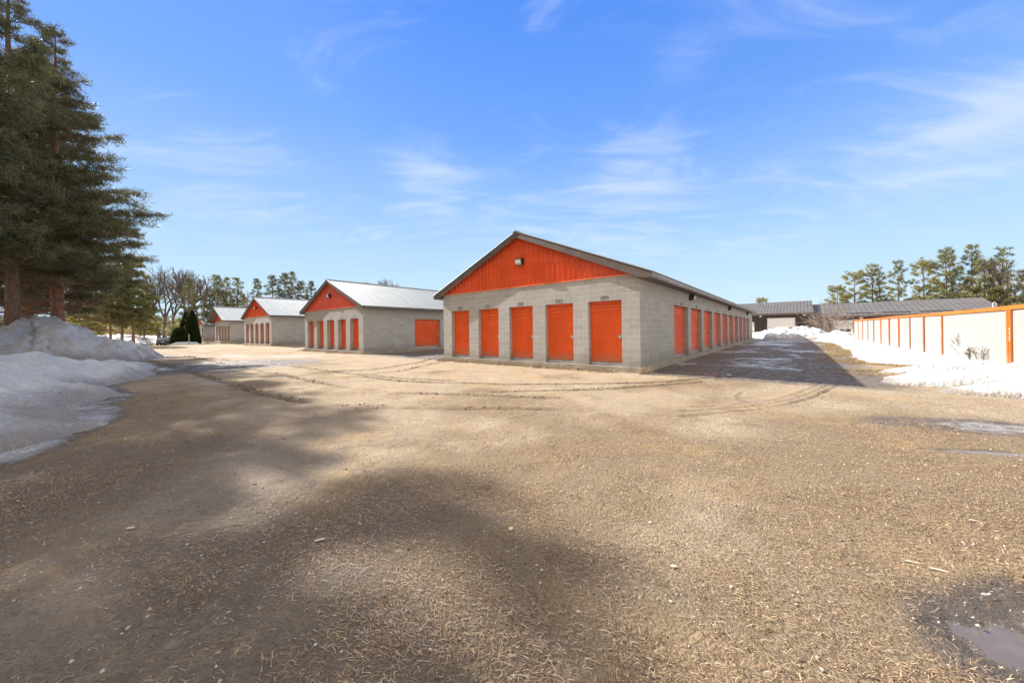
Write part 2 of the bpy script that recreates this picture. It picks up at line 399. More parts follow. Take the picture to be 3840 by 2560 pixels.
def storage(u, v, z0, L, label, front_nums, side_doors, of=.25, os_=.45, extra='', slab_drop=.15, gable_rib=True, side_lights=(), roof_mat='roof', slab_h=SL, front_doors=True, rec=.27):
    p = UV2(u, v); r = empty('storage_building', (p[0], p[1], z0), -TH, label, 'storage building', 'block storage buildings in a row')
    wt = 3.243; slope = 5/12; ez = 3.22                      # eave: top of fascia
    # slab
    s = MB(); s.box(-W-.09, .09, -.10, L+.09, -slab_drop-.2, SL-.004); s.build('slab', M['slab'], r)
    # walls
    fo = []; so = []
    if front_doors:
        for k in range(5): a = -(.61 + k*1.829); fo.append((a-1.219, a, SL+DT))
        fo.sort()
    else: fo = [(-1.9, -.75, SL+2.35)]
    for (a, b, top) in side_doors: so.append((a, b, SL+top))
    wb = MB(); wall_face(wb, 'front', 0., -W, 0., SL, wt, fo, rec+.02, 1); wall_face(wb, 'side', 0., 0., L, SL, wt, so, .22, -1)
    wb.face([(0, L, SL), (-W, L, SL), (-W, L, wt), (0, L, wt)]); wb.face([(-W, L, SL), (-W, 0, SL), (-W, 0, wt), (-W, L, wt)], [(L,SL),(0,SL),(0,wt),(L,wt)])
    wo = wb.build('wall', M['block'], r, fix=False)
    for i, (a, b, top) in enumerate(fo):
        if front_doors:
            roller_door(a, b, SL, top, 'front', rec, r)
        else:
            MB().box(a+.02, b-.02, .12, .16, SL+.004, top-.01).build('door', simple('dark_grey_door', (.05, .055, .055), .4), r)
            f = MB(); f.box(a-.05, a+.05, -.012, .05, SL, top+.05); f.box(b-.05, b+.05, -.012, .05, SL, top+.05); f.box(a+.05, b-.05, -.012, .05, top-.03, top+.05)
            f.build('door_frame', simple('white_door_frame', (.6, .62, .62), .5), r)
    for i, (a, b, top) in enumerate(so): roller_door(a, b, SL, top, 'side', .20, r)
    if front_nums:
        for k, t in enumerate(front_nums):                   # 200 stands leftmost
            x = -W + .61 + k*1.829 + .61; mb = MB(); number(mb, t, x, SL+DT+.035, .135, 'front', -.002); mb.build('unit_number', M['ink'], wo, fix=False)
    # gable siding
    def topz(x, drop=0.): return ez + (W/2 + os_ - abs(x + W/2))*slope - drop
    for yy, sgn in ((0., -1), (L, 1)):
        g = MB(); xs = []; x = -W
        if gable_rib:
            while x < -.02:
                for dx, o in ((0, .004), (.035, .004), (.05, .030), (.085, .030), (.10, .004), (.165, .004), (.175, .010), (.19, .010), (.20, .004)):
                    if x+dx < 0: xs.append((x+dx, o))
                x += .2286
            xs.append((0., .004)); pts = []
            for i in range(len(xs)):
                pts.append(xs[i])
                if i+1 < len(xs) and xs[i][0] < -W/2 < xs[i+1][0]: pts.append((-W/2, xs[i][1]))
        else: pts = [(-W, .004), (-W/2, .004), (0., .004)]
        for (xa, oa), (xb, ob) in zip(pts, pts[1:]):
            za, zb = topz(xa, .05), topz(xb, .05)
            g.face([(xa, yy+sgn*oa, wt+.02), (xb, yy+sgn*ob, wt+.02), (xb, yy+sgn*ob, zb), (xa, yy+sgn*oa, za)])
        if sgn > 0: g.f = [tuple(reversed(t)) for t in g.f]
        g.build('gable_siding', M['gable'], r, fix=False)
        if sgn < 0:
            MB().box(-W-.004, .004, yy-.036, yy-.002, wt-.012, wt+.018).build('gable_trim', M['trim'], r)
    # roof: two ribbed sheets with thickness
    ya, yb = -of, L + of
    for side in (-1, 1):
        rb = MB(); prof = []; y = ya - .03; rib = .2286 if gable_rib else .30
        while y < yb:
            prof += [(y, 0.), (y+.022, .028), (y+.052, .028), (y+.074, 0.)]; y += rib
        prof.append((yb+.03, 0.))
        xe = W/2 + os_ + .04; cx = -W/2; n_off = .016
        zr = topz(-W/2) + .02; ze = ez + .02 - .04*slope
        for (y0, h0), (y1, h1) in zip(prof, prof[1:]):
            f = [(cx, y0, zr+h0), (cx, y1, zr+h1), (cx+side*xe, y1, ze+h1), (cx+side*xe, y0, ze+h0)]
            rb.face(f if side < 0 else f[::-1])
        rb.face([(cx, yb+.03, zr-.012), (cx, ya-.03, zr-.012), (cx+side*xe, ya-.03, ze-.012), (cx+side*xe, yb+.03, ze-.012)])
        rb.face([(cx, ya-.03, zr-.012), (cx, ya-.03, zr), (cx+side*xe, ya-.03, ze), (cx+side*xe, ya-.03, ze-.012)])
        for (y0, h0), (y1, h1) in zip(prof, prof[1:]):
            rb.face([(cx+side*xe, y0, ze-.012), (cx+side*xe, y1, ze-.012), (cx+side*xe, y1, ze+h1), (cx+side*xe, y0, ze+h0)])
        ro = rb.build('roof', M[roof_mat], r, fix=False)
    cap = MB(); cz = topz(-W/2) + .02 + .034
    cap.prism([(-W/2-.17, cz-.068), (-W/2, cz+.006), (-W/2+.17, cz-.068), (-W/2+.17, cz-.058), (-W/2, cz+.018), (-W/2-.17, cz-.058)], ya-.035, yb+.035, 'y')
    cap.build('ridge_cap', M['gutter'] if roof_mat == 'roof' else M[roof_mat], r)
    # eave fascia boards + rake boards + soffits
    sof = 3.07; xo = os_
    for side in (-1, 1):
        xb = -W - xo if side < 0 else xo
        fb = MB(); fb.box(min(xb, xb-side*.03), max(xb, xb-side*.03), ya, yb, sof-.012, ez-.015)
        if side > 0: fb.box(xb, xb+.022, ya+.02, yb-.02, sof+.03, ez-.02)
        fb.build('eave_fascia', M['gutter'] if (side > 0 and u == 0) else M['fascia'], r)
        sb = MB(); x0, x1 = (0.002, xb-.031) if side > 0 else (xb+.031, -W-.002)
        sb.box(x0, x1, ya+.031, yb-.031, sof-.004, sof+.014); sb.build('soffit', M['soffit'], r)
    for yy, sgn in ((ya, 1), (yb, -1)):
        rk = MB(); d0 = .012; dep = .21
        for side in (-1, 1):
            xt = -W/2 + side*(W/2 + xo)
            poly = [(-W/2, topz(-W/2)-d0), (xt, ez-d0), (xt, ez-d0-.15), (xt - side*.30, ez-d0-.15), (-W/2, topz(-W/2)-d0-dep)]
            rk.prism(poly, yy, yy+sgn*.03, 'y')
            # boxed return under the eave end
            xw = 0. if side > 0 else -W
            rk.prism([(xw, sof), (xt-side*.03, sof), (xt-side*.03, ez-.06), (xw, topz(xw)-.06)], yy+sgn*.031, yy+sgn*(of-.006), 'y')
        rk.build('rake_fascia', M['fascia'], r)
        rs = MB()
        for side in (-1, 1):
            xw = -W/2 + side*W/2
            rs.face([(-W/2, yy+sgn*.031, topz(-W/2)-.10), (xw, yy+sgn*.031, topz(xw)-.10), (xw, yy+sgn*(of-.035), topz(xw)-.10), (-W/2, yy+sgn*(of-.035), topz(-W/2)-.10)])
        rs.build('rake_soffit', M['soffit'], r, fix=False)
    if extra != 'window': wall_light(r, -W/2 + .08, 4.24, 'front', off=-.03)
    else:
        wall_light(r, -W/2 - .5, 3.9, 'front', w=.25, off=-.03)
        wm = MB(); x0, x1 = -3.4, -1.9; pts = [(x0, 3.45), (x1, 3.45), (x1, 3.85)] + [(x0+(x1-x0)/2+(x1-x0)/2*math.cos(t), 3.85+.45*math.sin(t)) for t in np.linspace(.3, math.pi, 8)]
        wm.prism(pts, -.07, -.032, 'y'); w_ = wm.build('window', simple('white_window_frame', (.65, .66, .68), .4), r)
        gl = MB()
        for i in range(3):
            for j in range(2): gl.box(x0+.08+i*.46, x0+.50+i*.46, -.078, -.071, 3.50+j*.36, 3.82+j*.36)
        gl.build('pane', simple('window_glass', (.10, .13, .18), .08), w_)
    for q in side_lights: wall_light(r, q, 2.86, 'side', off=0.)
    return r, wo
sd = [(4.064 + k*3.048, 4.064 + k*3.048 + 2.438, DT) for k in range(10)]
b1, w1 = storage(0, 0, 0, 37.6, 'nearest and largest storage building in the picture, units 200 to 204 under its orange gable', ['200', '201', '202', '203', '204'], sd, side_lights=(), rec=.19)
for k in range(10):
    mb = MB(); number(mb, str(205+k), sd[k][0] + 1.22, SL+DT+.035, .135, 'side', .002); mb.build('unit_number', M['ink'], w1, fix=False)
for q in (6.9, 19.2, 31.6): wall_light(b1, q, 2.90, 'side', off=0.)
b2, w2 = storage(18.5, .4, 0., 37.6, 'second nearest storage building, units 170 to 174 in front, wide unit 175 on its side',
                 ['170', '171', '172', '173', '174'], sd[:3], side_lights=(11.,))
for k in range(3):
    mb = MB(); number(mb, str(175+k), sd[k][0] + 1.3, SL+DT+.035, .135, 'side', .002); mb.build('unit_number', M['ink'], w2, fix=False)
b3, w3 = storage(38.7, 1.0, .18, 37.6, 'third storage building, red gable with lamp, plain block side and silver roof', ['150', '151', '152', '153', '154'], [], gable_rib=True)
b4, w4 = storage(61.0, 2.3, .30, 26, 'small looking storage building with a white arched window in its deep set red gable', ['120', '121', '122', '123', '124'], [], of=1.05, extra='window', slab_drop=.45)
b5, w5 = storage(91.0, 4.2, .36, 26, 'farthest storage building, half hidden by the clipped cedars, one tall dark door', None, [], slab_drop=.4, front_doors=False)

# ------------------------------------------------------------------ dark metal workshops
def mat_ribbed_dark():
    n = NT('dark_brown_siding'); p = n.obj()
    c = n.mix(n.rng(n.noise(n.scale(p, (1.5, 1.5, .25)), 1.2, 4), .3, .7), (.055, .040, .040), (.038, .029, .030))
    n.L.new(c, n.b.inputs['Base Color']); n.set(Roughness=.5); return n.m
M['dsiding'] = mat_ribbed_dark()
M['droof'] = simple('grey_brown_roof_sheet', (.130, .118, .108), .62, nz=.12, sc=.8)
M['seam'] = simple('dark_roof_seam', (.085, .075, .07), .5)
M['white'] = simple('white_door_panel', (.80, .82, .83), .45, nz=.05)
M['glass'] = simple('dark_window_glass', (.035, .04, .045), .06)
M['wframe'] = simple('white_frame', (.62, .62, .60), .5)
def overhead(parent, x0, x1, z1, y, z0, rows=5, glass_row=2):
    fr = MB(); t = .12
    fr.box(x0-t, x0, y-.06, y+.02, z0, z1+t); fr.box(x1, x1+t, y-.06, y+.02, z0, z1+t); fr.box(x0, x1, y-.058, y+.02, z1, z1+t)
    fo = fr.build('door_frame', M['wframe'], parent)
    d = MB(); hh = (z1 - z0)/rows
    for i in range(rows): d.box(x0+.004, x1-.004, y-.028, y+.012, z0 + i*hh + .014, z0 + (i+1)*hh - .006)
    d.box(x0+.002, x1-.002, y-.012, y+.01, z0, z1-.002)
    do = d.build('overhead_door', M['white'], parent)
    n = 3; w = (x1 - x0 - .2)/n
    g = MB()
    for i in range(n): g.box(x0+.12+i*w, x0+.12+(i+1)*w-.10, y-.042, y-.03, z0 + glass_row*hh + .10, z0 + (glass_row+1)*hh - .10)
    g.build('pane', M['glass'], do)
    return do
def workshop(u_right, u_left, v, depth_half, eave, ridge, zg, label, doors, man, lamps, guards):
    p = UV2(u_right, v); r = empty('metal_workshop', (p[0], p[1], zg), -TH, label, 'workshop', 'dark metal workshops behind the yard')
    Wd = u_left - u_right; eave -= zg; ridge -= zg                 # local x runs from -Wd to 0
    mb = MB(); x = -Wd; holes = sorted([(a, b, z) for (a, b, z) in doors] + ([man] if man else []))
    def blocked(xa): 
        for (a, b, z) in holes:
            if a <= xa < b: return z
        return 0.
    while x < -.001:
        z0 = blocked(x + .02)
        for (a, oa), (b, ob) in zip(((0, 0), (.06, 0), (.08, -.045), (.12, -.045), (.14, 0)), ((.06, 0), (.08, -.045), (.12, -.045), (.14, 0), (.30, 0))):
            xa, xb = min(x+a, 0), min(x+b, 0)
            if xb > xa: mb.face([(xa, oa, z0), (xb, ob, z0), (xb, ob, eave), (xa, oa, eave)])
        x += .30
    D = depth_half*2
    for xx in (-Wd, 0): mb.face([(xx, 0, 0), (xx, D, 0), (xx, D, eave), (xx, depth_half, ridge-.05), (xx, 0, eave)])
    mb.face([(0, D, 0), (-Wd, D, 0), (-Wd, D, eave), (0, D, eave)])
    mb.build('wall', M['dsiding'], r, fix=False)
    ov = .35; sl = (ridge-eave)/depth_half
    for sgn in (0, 1):
        rf = MB(); se = MB(); t = .08
        y0, y1 = (-ov, depth_half) if sgn == 0 else (D+ov, depth_half)
        za, zb = eave+.10-ov*sl, ridge+.10
        q = [(-Wd-.25, y0, za), (.25, y0, za), (.25, y1, zb), (-Wd-.25, y1, zb)]
        lo = [(a, b, c-t) for a, b, c in q]
        rf.face(q if sgn == 0 else q[::-1]); rf.face(lo[::-1]); 
        for i in range(4): rf.face([q[i], q[(i+1) % 4], lo[(i+1) % 4], lo[i]])
        ro = rf.build('roof', M['droof'], r)
        x = -Wd - .2
        while x < .25:
            se.prism([(y0, za+.002), (y1, zb+.002), (y1, zb+.035), (y0, za+.035)], x, x+.035, 'x'); x += .46 if Wd < 16 else .6
        se.build('roof_seam', M['seam'], ro)
    f = MB(); f.box(-Wd-.25, .25, -ov-.035, -ov-.003, eave-.20-ov*sl, eave+.11-ov*sl); f.build('fascia', M['fascia'], r)
    s = MB(); s.box(-Wd-.2, .2, -ov, -.05, eave-.20-ov*sl, eave-.18-ov*sl); s.build('soffit', M['soffit'], r)
    for (a, b, z) in doors: overhead(r, a+.12, b-.12, z-.12, .03, 0.)
    if man:
        a, b, z = man; fr = MB(); fr.box(a, a+.10, -.06, .02, 0, z); fr.box(b-.10, b, -.06, .02, 0, z); fr.box(a+.10, b-.10, -.058, .02, z-.10, z); fr.build('door_frame', M['wframe'], r)
        d = MB(); d.box(a+.102, b-.102, -.02, .02, .0, z-.102); do = d.build('door', simple('pale_grey_door', (.42, .45, .45), .4), r)
        g = MB(); g.box(a+.28, b-.28, -.03, -.022, 1.25, z-.35); g.build('pane', M['glass'], do)
        h = MB(); h.box(a+.14, a+.20, -.05, -.021, .95, 1.10); h.build('handle', M['lock'], do)
    for (x, z) in lamps:
        l = MB(); l.prism([(0, z-zg-.16), (-.10, z-zg-.16), (-.22, z-zg+.02), (-.22, z-zg+.16), (0, z-zg+.16)], x-.2, x+.2, 'x'); lo = l.build('wall_light', M['galv'], r)
        MB().box(x-.11, x+.11, -.235, -.222, z-zg-.0, z-zg+.13).build('lens', simple('lit_lamp_glass', (.9, .88, .78), .2), lo)
    if guards:
        y = .45
        for (a, b) in guards:
            g = MB(); zz = eave + .10 + y*sl; g.box(a, b, y-.03, y+.03, zz+.03, zz+.16)
            for k in np.arange(a+.3, b, 1.2): g.box(k-.03, k+.03, y-.028, y+.028, zz-.02, zz+.029)
            g.build('snow_guard', M['seam'], r)
    return r
def front_u(px, v):                  # where a picture column meets the vertical plane parallel to the shed fronts
    rx = ray(px, 1220)[0]; return (rx*(ORG[1] + v*DN[1]) - ORG[0] - v*DN[0])/(DU[0] - rx*DU[1])
UE = front_u(3673.7, 72)
workshop(-6.0, 9.0, 65, 7, 3.90, 6.15, -.65, 'taller dark brown metal workshop with one wide white overhead door and a pale side door',
         [(-5.98, -2.12, 3.74), (-11.6, -7.85, 3.12)], (-1.92, -.88, 2.21), [(-.95, 3.50), (-6.9, 3.45)], None)
lx = lambda px, v: UE - front_u(px, v)
workshop(UE, -6.26, 65, 7, 3.20, 5.38, -.65, 'long lower dark metal workshop with grey roof and rows of dark roof snow guards',
         [(lx(3119, 65), lx(3200, 65), 3.12)], None, [(lx(3230, 65), 2.62)],
         [(lx(a, 65.4), lx(b, 65.4)) for a, b in ((3062, 3146), (3172, 3275), (3305, 3418), (3449, 3576), (3610, 3652))])

# ------------------------------------------------------------------ panel fence
def fence():
    n = NT('white_corrugated_panel'); p = n.pos()
    st = n.noise(n.scale(p, (7, 7, .25)), 1., 4); big = n.noise(p, .7, 3)
    c = n.mix(n.rng(st, .45, .75, 0, .45), (.33, .328, .305), (.245, .245, .232)); c = n.mix(n.rng(big, .45, .7, 0, .25), c, (.29, .29, .275))
    n.L.new(c, n.b.inputs['Base Color']); n.set(Roughness=.5)
    M['panel'] = n.m
    M['post'] = mat_orange('orange_post_paint', (.62, .135, .008), .45); M['rail'] = mat_orange('orange_rail_paint', (.68, .16, .012), .45)
    Y12 = 10.2; xv = 2950.
    def pt(px):
        Y = Y12*(3790.9 - xv)/(px - xv); return np.array([ray(px, 1218)[0]*Y, Y])
    pxs = [3204, 3219.3, 3236.5, 3255.8, 3277.8, 3304.5, 3336.4, 3372.6, 3414.2, 3467.2, 3535.6, 3790.9]
    P = [pt(x) for x in pxs]
    dr = (P[-1] - P[-2]); dr /= np.linalg.norm(dr)
    P.append(P[-1] + dr*5.4)
    root = empty('panel_fence', (P[-2][0], P[-2][1], 0), 0, 'white panel fence with orange posts and orange top rail standing in the snow', 'fence')
    org = P[-2]; nl = np.array([-dr[1], dr[0]])                   # towards the yard
    top = lambda i: [2.04, 2.04, 2.03, 2.03, 2.02, 2.02, 2.02, 2.01, 2.0, 1.985, 1.97, 1.975, 2.02][i]
    if nl[0] > 0: nl = -nl
    def W2(p, off, z): q = p - org + nl*off; return (q[0], q[1], z)
    rr = random.Random(5)
    for i in range(len(P)-1):
        a, b = P[i], P[i+1]; mb = MB(); Lg = np.linalg.norm(b-a); k = int(Lg/.076); rail = MB()
        d = (b-a)/Lg
        for j in range(k):                                       # fine vertical corrugation
            s0, s1, s2 = j/k, (j+.5)/k, (j+1)/k
            for (sa, oa, sb, ob) in ((s0, 0., s1, .005), (s1, .005, s2, 0.)):
                pa, pb = a + (b-a)*sa, a + (b-a)*sb; ta = top(i)+(top(i+1)-top(i))*sa - .03; tb = top(i)+(top(i+1)-top(i))*sb - .03
                mb.face([W2(pa, oa, -.1), W2(pb, ob, -.1), W2(pb, ob, tb), W2(pa, oa, ta)])
        mb.build('panel', M['panel'], root, fix=False)
        ta, tb = top(i), top(i+1); t = .115
        q = [(.05, 0), (.05, -t), (-.07, -t), (-.07, 0)]
        va = [W2(a + d*.004, o, ta+z) for o, z in q]; vb = [W2(b - d*.004, o, tb+z) for o, z in q]
        rail.face(va); rail.face(vb[::-1])
        for j in range(4): rail.face([va[j], vb[j], vb[(j+1) % 4], va[(j+1) % 4]])
        rail.build('top_rail', M['rail'], root)
    wide = {0: .05, 1: .07, 2: .10, 3: .08, 4: .12, 5: .12, 6: .21, 7: .13, 8: .10, 9: .13, 10: .11, 11: .26, 12: .2}
    for i, p in enumerate(P):
        w = wide[i]*.5; mb = MB(); ztop = top(i) - .117
        def bar(s0, s1, o0, o1):
            v = [W2(p + dr*s0, o0, -.1), W2(p + dr*s1, o0, -.1), W2(p + dr*s1, o1, -.1), W2(p + dr*s0, o1, -.1)]
            t = [(a, b, ztop) for a, b, c in v]
            mb.face(v[::-1]); mb.face(t)
            for j in range(4): mb.face([v[j], v[(j+1) % 4], t[(j+1) % 4], t[j]])
        if i in (2, 4, 6, 7, 9, 11): bar(-w, -.015, .014, .05); bar(.015, w, .014, .05); bar(-.0145, .0145, .014, .022)
        else: bar(-w, w, .014, .045)
        po = mb.build('post', M['post'], root)
        if i in (10, 11):
            mk = MB(); zz = .95; s0 = (w*.55 if i == 11 else 0)
            for j in range(11):
                if j in (4, 8): zz += .03; continue
                h = rr.choice([.022, .028]); v = [W2(p + dr*(s0-.018), .0525, zz), W2(p + dr*(s0+.018), .0525, zz), W2(p + dr*(s0+.018), .0525, zz+h), W2(p + dr*(s0-.018), .0525, zz+h)]
                mk.face(v); zz += h + .012
            mk.build('post_lettering', M['white'], po, fix=False)
    return P, dr, nl
FP, FD, FN = fence()

# ------------------------------------------------------------------ trees
def mat_bark(name, a, b, sc=(9, 9, 1.6)):
    n = NT(name); p = n.obj(); k = n.noise(n.scale(p, sc), 1.5, 6, .65)
    c = n.mix(n.rng(k, .3, .7), a, b); n.L.new(c, n.b.inputs['Base Color']); n.set(Roughness=.9)
    n.L.new(n.bump(k, .9, .04), n.b.inputs['Normal']); return n.m
def mat_leaf(name, a, b, c3, trans=.25):
    n = NT(name); at_ = n.attr('tone')
    c = n.mix(n.rng(at_, 0., .55), a, b); c = n.mix(n.rng(at_, .6, 1.), c, c3)
    n.L.new(c, n.b.inputs['Base Color']); n.set(Roughness=.55); n.b.inputs['Specular IOR Level'].default_value = .3
    tr = n.N('ShaderNodeBsdfTranslucent'); n.L.new(c, tr.inputs[0]); mx = n.N('ShaderNodeMixShader'); mx.inputs[0].default_value = trans
    o = n.t.nodes['Material Output']; n.L.new(n.b.outputs[0], mx.inputs[1]); n.L.new(tr.outputs[0], mx.inputs[2]); n.L.new(mx.outputs[0], o.inputs[0])
    return n.m
M['bark'] = mat_bark('pine_bark', (.13, .085, .06), (.26, .17, .12))
M['bark_red'] = mat_bark('red_pine_bark', (.20, .10, .06), (.36, .19, .12))
M['bark_grey'] = mat_bark('grey_bark', (.09, .075, .062), (.20, .17, .14))
M['twig'] = mat_bark('bare_twigs', (.20, .155, .12), (.34, .27, .22))
M['ndark'] = mat_leaf('dark_pine_needles', (.095, .098, .052), (.165, .165, .080), (.30, .26, .135))
M['nmid'] = mat_leaf('pine_needles', (.10, .115, .045), (.20, .20, .075), (.36, .31, .12))
M['nyel'] = mat_leaf('yellow_green_needles', (.16, .165, .045), (.30, .27, .07), (.46, .38, .12), .4)
M['cedar'] = mat_leaf('cedar_leaves', (.018, .030, .010), (.035, .055, .015), (.085, .095, .025), .2)

def tubes_np(segs, n=4):
    """segs: array (k, 8): p0, p1, r0, r1 -> one mesh of open tapered tubes"""
    S = np.asarray(segs, float); p0, p1, r0, r1 = S[:, :3], S[:, 3:6], S[:, 6], S[:, 7]
    d = p1 - p0; d /= np.maximum(np.linalg.norm(d, axis=1, keepdims=True), 1e-9)
    up = np.where(np.abs(d[:, 2:3]) > .9, np.array([[1., 0, 0]]), np.array([[0., 0, 1.]]))
    a = np.cross(d, up); a /= np.linalg.norm(a, axis=1, keepdims=True); b = np.cross(d, a)
    t = 2*np.pi*np.arange(n)/n; ring = a[:, None]*np.cos(t)[None, :, None] + b[:, None]*np.sin(t)[None, :, None]
    v = np.concatenate([p0[:, None] + ring*r0[:, None, None], p1[:, None] + ring*r1[:, None, None]], 1)
    k = len(S); base = (np.arange(k)*2*n)[:, None]; i = np.arange(n)[None]; j = (i+1) % n
    f = np.stack([base+i, base+j, base+n+j, base+n+i], -1).reshape(-1, 4)
    return v.reshape(-1, 3), f
def tufts_np(P, rs, length, width, k, up=.25, dirs=None, tone=None, jit=.3):
    """P (m,3) -> triangles burst round every point"""
    m = len(P); d = rs.normal(size=(m, k, 3)); d[..., 2] += up*1.5
    if dirs is not None: d += dirs[:, None]*1.2
    d /= np.linalg.norm(d, axis=2, keepdims=True)
    s = np.cross(d, rs.normal(size=(m, k, 3))); s /= np.linalg.norm(s, axis=2, keepdims=True)
    c = P[:, None] + rs.normal(size=(m, k, 3))*length*jit
    ln = length*(.6 + .7*rs.rand(m, k, 1)); w = width*(.6 + .8*rs.rand(m, k, 1))
    v = np.stack([c - s*w*.5, c + s*w*.5, c + d*ln], 2).reshape(-1, 3)
    f = np.arange(m*k*3).reshape(-1, 3)
    tn = (rs.rand(m) if tone is None else tone)[:, None] + rs.normal(size=(m, k))*.12
    return v, f, np.repeat(np.clip(tn, 0, 1).ravel(), 3)
def foliage(name, v, f, tone, mat, parent):
    o = mesh_obj(name, v, f, mat, parent)
    a = o.data.attributes.new('tone', 'FLOAT', 'POINT'); a.data.foreach_set('value', tone.astype(np.float32)); return o
def pine_data(seed, h, base, prof, r0, tuft, width, k, n_whorl=.45, per=5, dens=1., lean=(0, 0), droop=.12, rise=.25, dead=6, nsub=9):
    rs = np.random.RandomState(seed); segs = []; pts = []; tips = []
    zt = np.linspace(0, h, 14); wob = np.cumsum(rs.normal(size=(14, 2))*.012*h/10, 0)
    def trunk(z):
        t = z/h; return np.array([np.interp(z, zt, wob[:, 0]) + lean[0]*t, np.interp(z, zt, wob[:, 1]) + lean[1]*t, z])
    rad = lambda z: r0*(1 - z/h)**.8*(1 + .25*np.exp(-z/.5)) + .012
    ts = [np.r_[trunk(a), trunk(b), rad(a), rad(b)] for a, b in zip(zt, zt[1:])]
    z = base
    while z < h*.985:
        t = (z-base)/(h-base); Lm = prof(t)
        nb = per + rs.randint(-1, 2); a0 = rs.rand()*6.28
        for i in range(max(nb, 2)):
            ang = a0 + 6.283*i/nb + rs.normal()*.25; L = Lm*(.30 + .85*rs.rand()**.9); zz = z + rs.normal()*.15
            if zz > h*.99: continue
            o = trunk(min(zz, h)); dirh = np.array([math.cos(ang), math.sin(ang)]); m = 6; q = [o]
            el = rise*(.4 + t*2.0) + rs.normal()*.10
            for j in range(1, m+1):
                s_ = j/m; q.append(o + np.r_[dirh*L*s_, L*(el*s_ - droop*s_*s_*1.5 + rs.normal()*.015)])
            for j in range(m):
                ra = .018 + r0*.16*(1-t)*(1 - j/m); rb = .012 + r0*.16*(1-t)*(1 - (j+1)/m)
                segs.append(np.r_[q[j], q[j+1], ra, rb])
            ns = int(nsub*(.4 + L/2.5)*dens)
            for j in range(ns):                                   # side twigs, flat fans
                s_ = .25 + .75*rs.rand()**.7; i0 = min(int(s_*m), m-1); b = q[i0] + (q[i0+1]-q[i0])*(s_*m - i0)
                side = rs.choice([-1, 1]); a2 = ang + side*(.5 + .5*rs.rand()); l2 = L*(.12 + .36*rs.rand())*(1.15 - s_*.5)
                e = b + np.r_[math.cos(a2)*l2, math.sin(a2)*l2, l2*(.12 + rs.normal()*.18)]
                if rs.rand() < .5: segs.append(np.r_[b, e, .012, .006])
                c = max(int(l2/(tuft*.55)), 1)
                for w in range(c): 
                    pts.append(b + (e-b)*(w+1)/c + rs.normal(size=3)*tuft*.22)
            for w in range(3): pts.append(q[-1] + rs.normal(size=3)*tuft*.35)
        z += n_whorl*(.7 + .6*rs.rand())*(1 if t < .7 else .8)
    for w in range(5): pts.append(trunk(h*.985) + np.array([0, 0, .0]) + rs.normal(size=3)*tuft*.4)
    for i in range(dead):                                         # bare lower branches
        zz = base*(.35 + .6*rs.rand()); ang = rs.rand()*6.28; L = prof(.1)*(.3 + .5*rs.rand()); o = trunk(zz)
        e = o + np.array([math.cos(ang)*L, math.sin(ang)*L, L*(.05+rs.normal()*.15)]); segs.append(np.r_[o, e, .03, .012])
        for j in range(7):
            s_ = .3 + .7*rs.rand(); b = o + (e-o)*s_; d = rs.normal(size=3)*.35; segs.append(np.r_[b, b + (e-o)*.3 + d*L*.35, .012, .004])
    P = np.array(pts); tone = np.clip(.5 + .9*(fbm(P[:, 0]*.5 + seed, P[:, 2]*.5 + P[:, 1]*.3, 3, seed) - .5) + rs.normal(size=len(P))*.16, 0, 1)
    tv, tf = tubes_np(ts, 9); bv, bf = tubes_np(segs, 4)
    fv, ff, ft = tufts_np(P, rs, tuft, width, k, tone=tone)
    V = np.concatenate([tv, bv]); Fc = np.concatenate([tf, bf + len(tv)])
    return (V, Fc), (fv, ff, ft)
_cache = {}
def pine(key, x, y, z, rz, scl, bark, leaf, label, group, data=None, cat='tree', name='pine_tree'):
    r = empty(name, (x, y, z), rz, label, cat, group); r.scale = (scl, scl, scl) if not hasattr(scl, '__len__') else scl
    ck = (key, leaf, bark)
    if ck in _cache:
        for nm, me in _cache[ck]:
            o = bpy.data.objects.new(nm, me); scene.collection.objects.link(o); o.parent = r
    else:
        (V, Fc), (fv, ff, ft) = data if data else PD[key]
        t = mesh_obj('trunk', V, Fc, M[bark], r, smooth=True); c = foliage('crown', fv, ff, ft, M[leaf], r)
        _cache[ck] = [('trunk', t.data), ('crown', c.data)]
    return r
full = lambda R, p=.75: (lambda t: R*(min(1., .35 + t*3.5))*(1-t)**p + .25)
PD = {}
# the big pines by the snow pile (some stand left of the picture and only throw their shade into it)
bigprof = lambda t: 4.9*min(1., .60 + t*2.5)*(1-t)**.95 + .25
PD['big1'] = pine_data(11, 20, 4.2, bigprof, .30, .22, .034, 9, n_whorl=.80, per=6, nsub=15, droop=-.03, rise=.20, dead=26)
PD['big2'] = pine_data(12, 22, 4.6, bigprof, .27, .22, .034, 9, n_whorl=.80, per=6, nsub=15, droop=-.03, rise=.22, dead=20)
PD['big5'] = pine_data(15, 17.5, 4.6, lambda t: 3.3*min(1., .6 + t*2)*(1-t)**.55 + .3, .22, .22, .034, 10, n_whorl=.66, per=5, nsub=16, droop=-.02, rise=.25, dead=10)
PD['big4'] = pine_data(14, 22.5, 5.0, lambda t: 4.6*min(1., .7 + t*2)*(1-t)**.6 + .3, .28, .24, .040, 9, n_whorl=.72, per=6, nsub=19, droop=.02, rise=.2, dead=8)
PD['big3'] = pine_data(13, 22, 3.8, lambda t: 5.4*min(1., .6 + t*2.5)*(1-t)**.9 + .25, .24, .26, .050, 10, n_whorl=.65, per=6, nsub=17, lean=(1.2, .3), droop=.08, rise=.2, dead=14)
g1 = 'big pines on the left behind the snow pile'
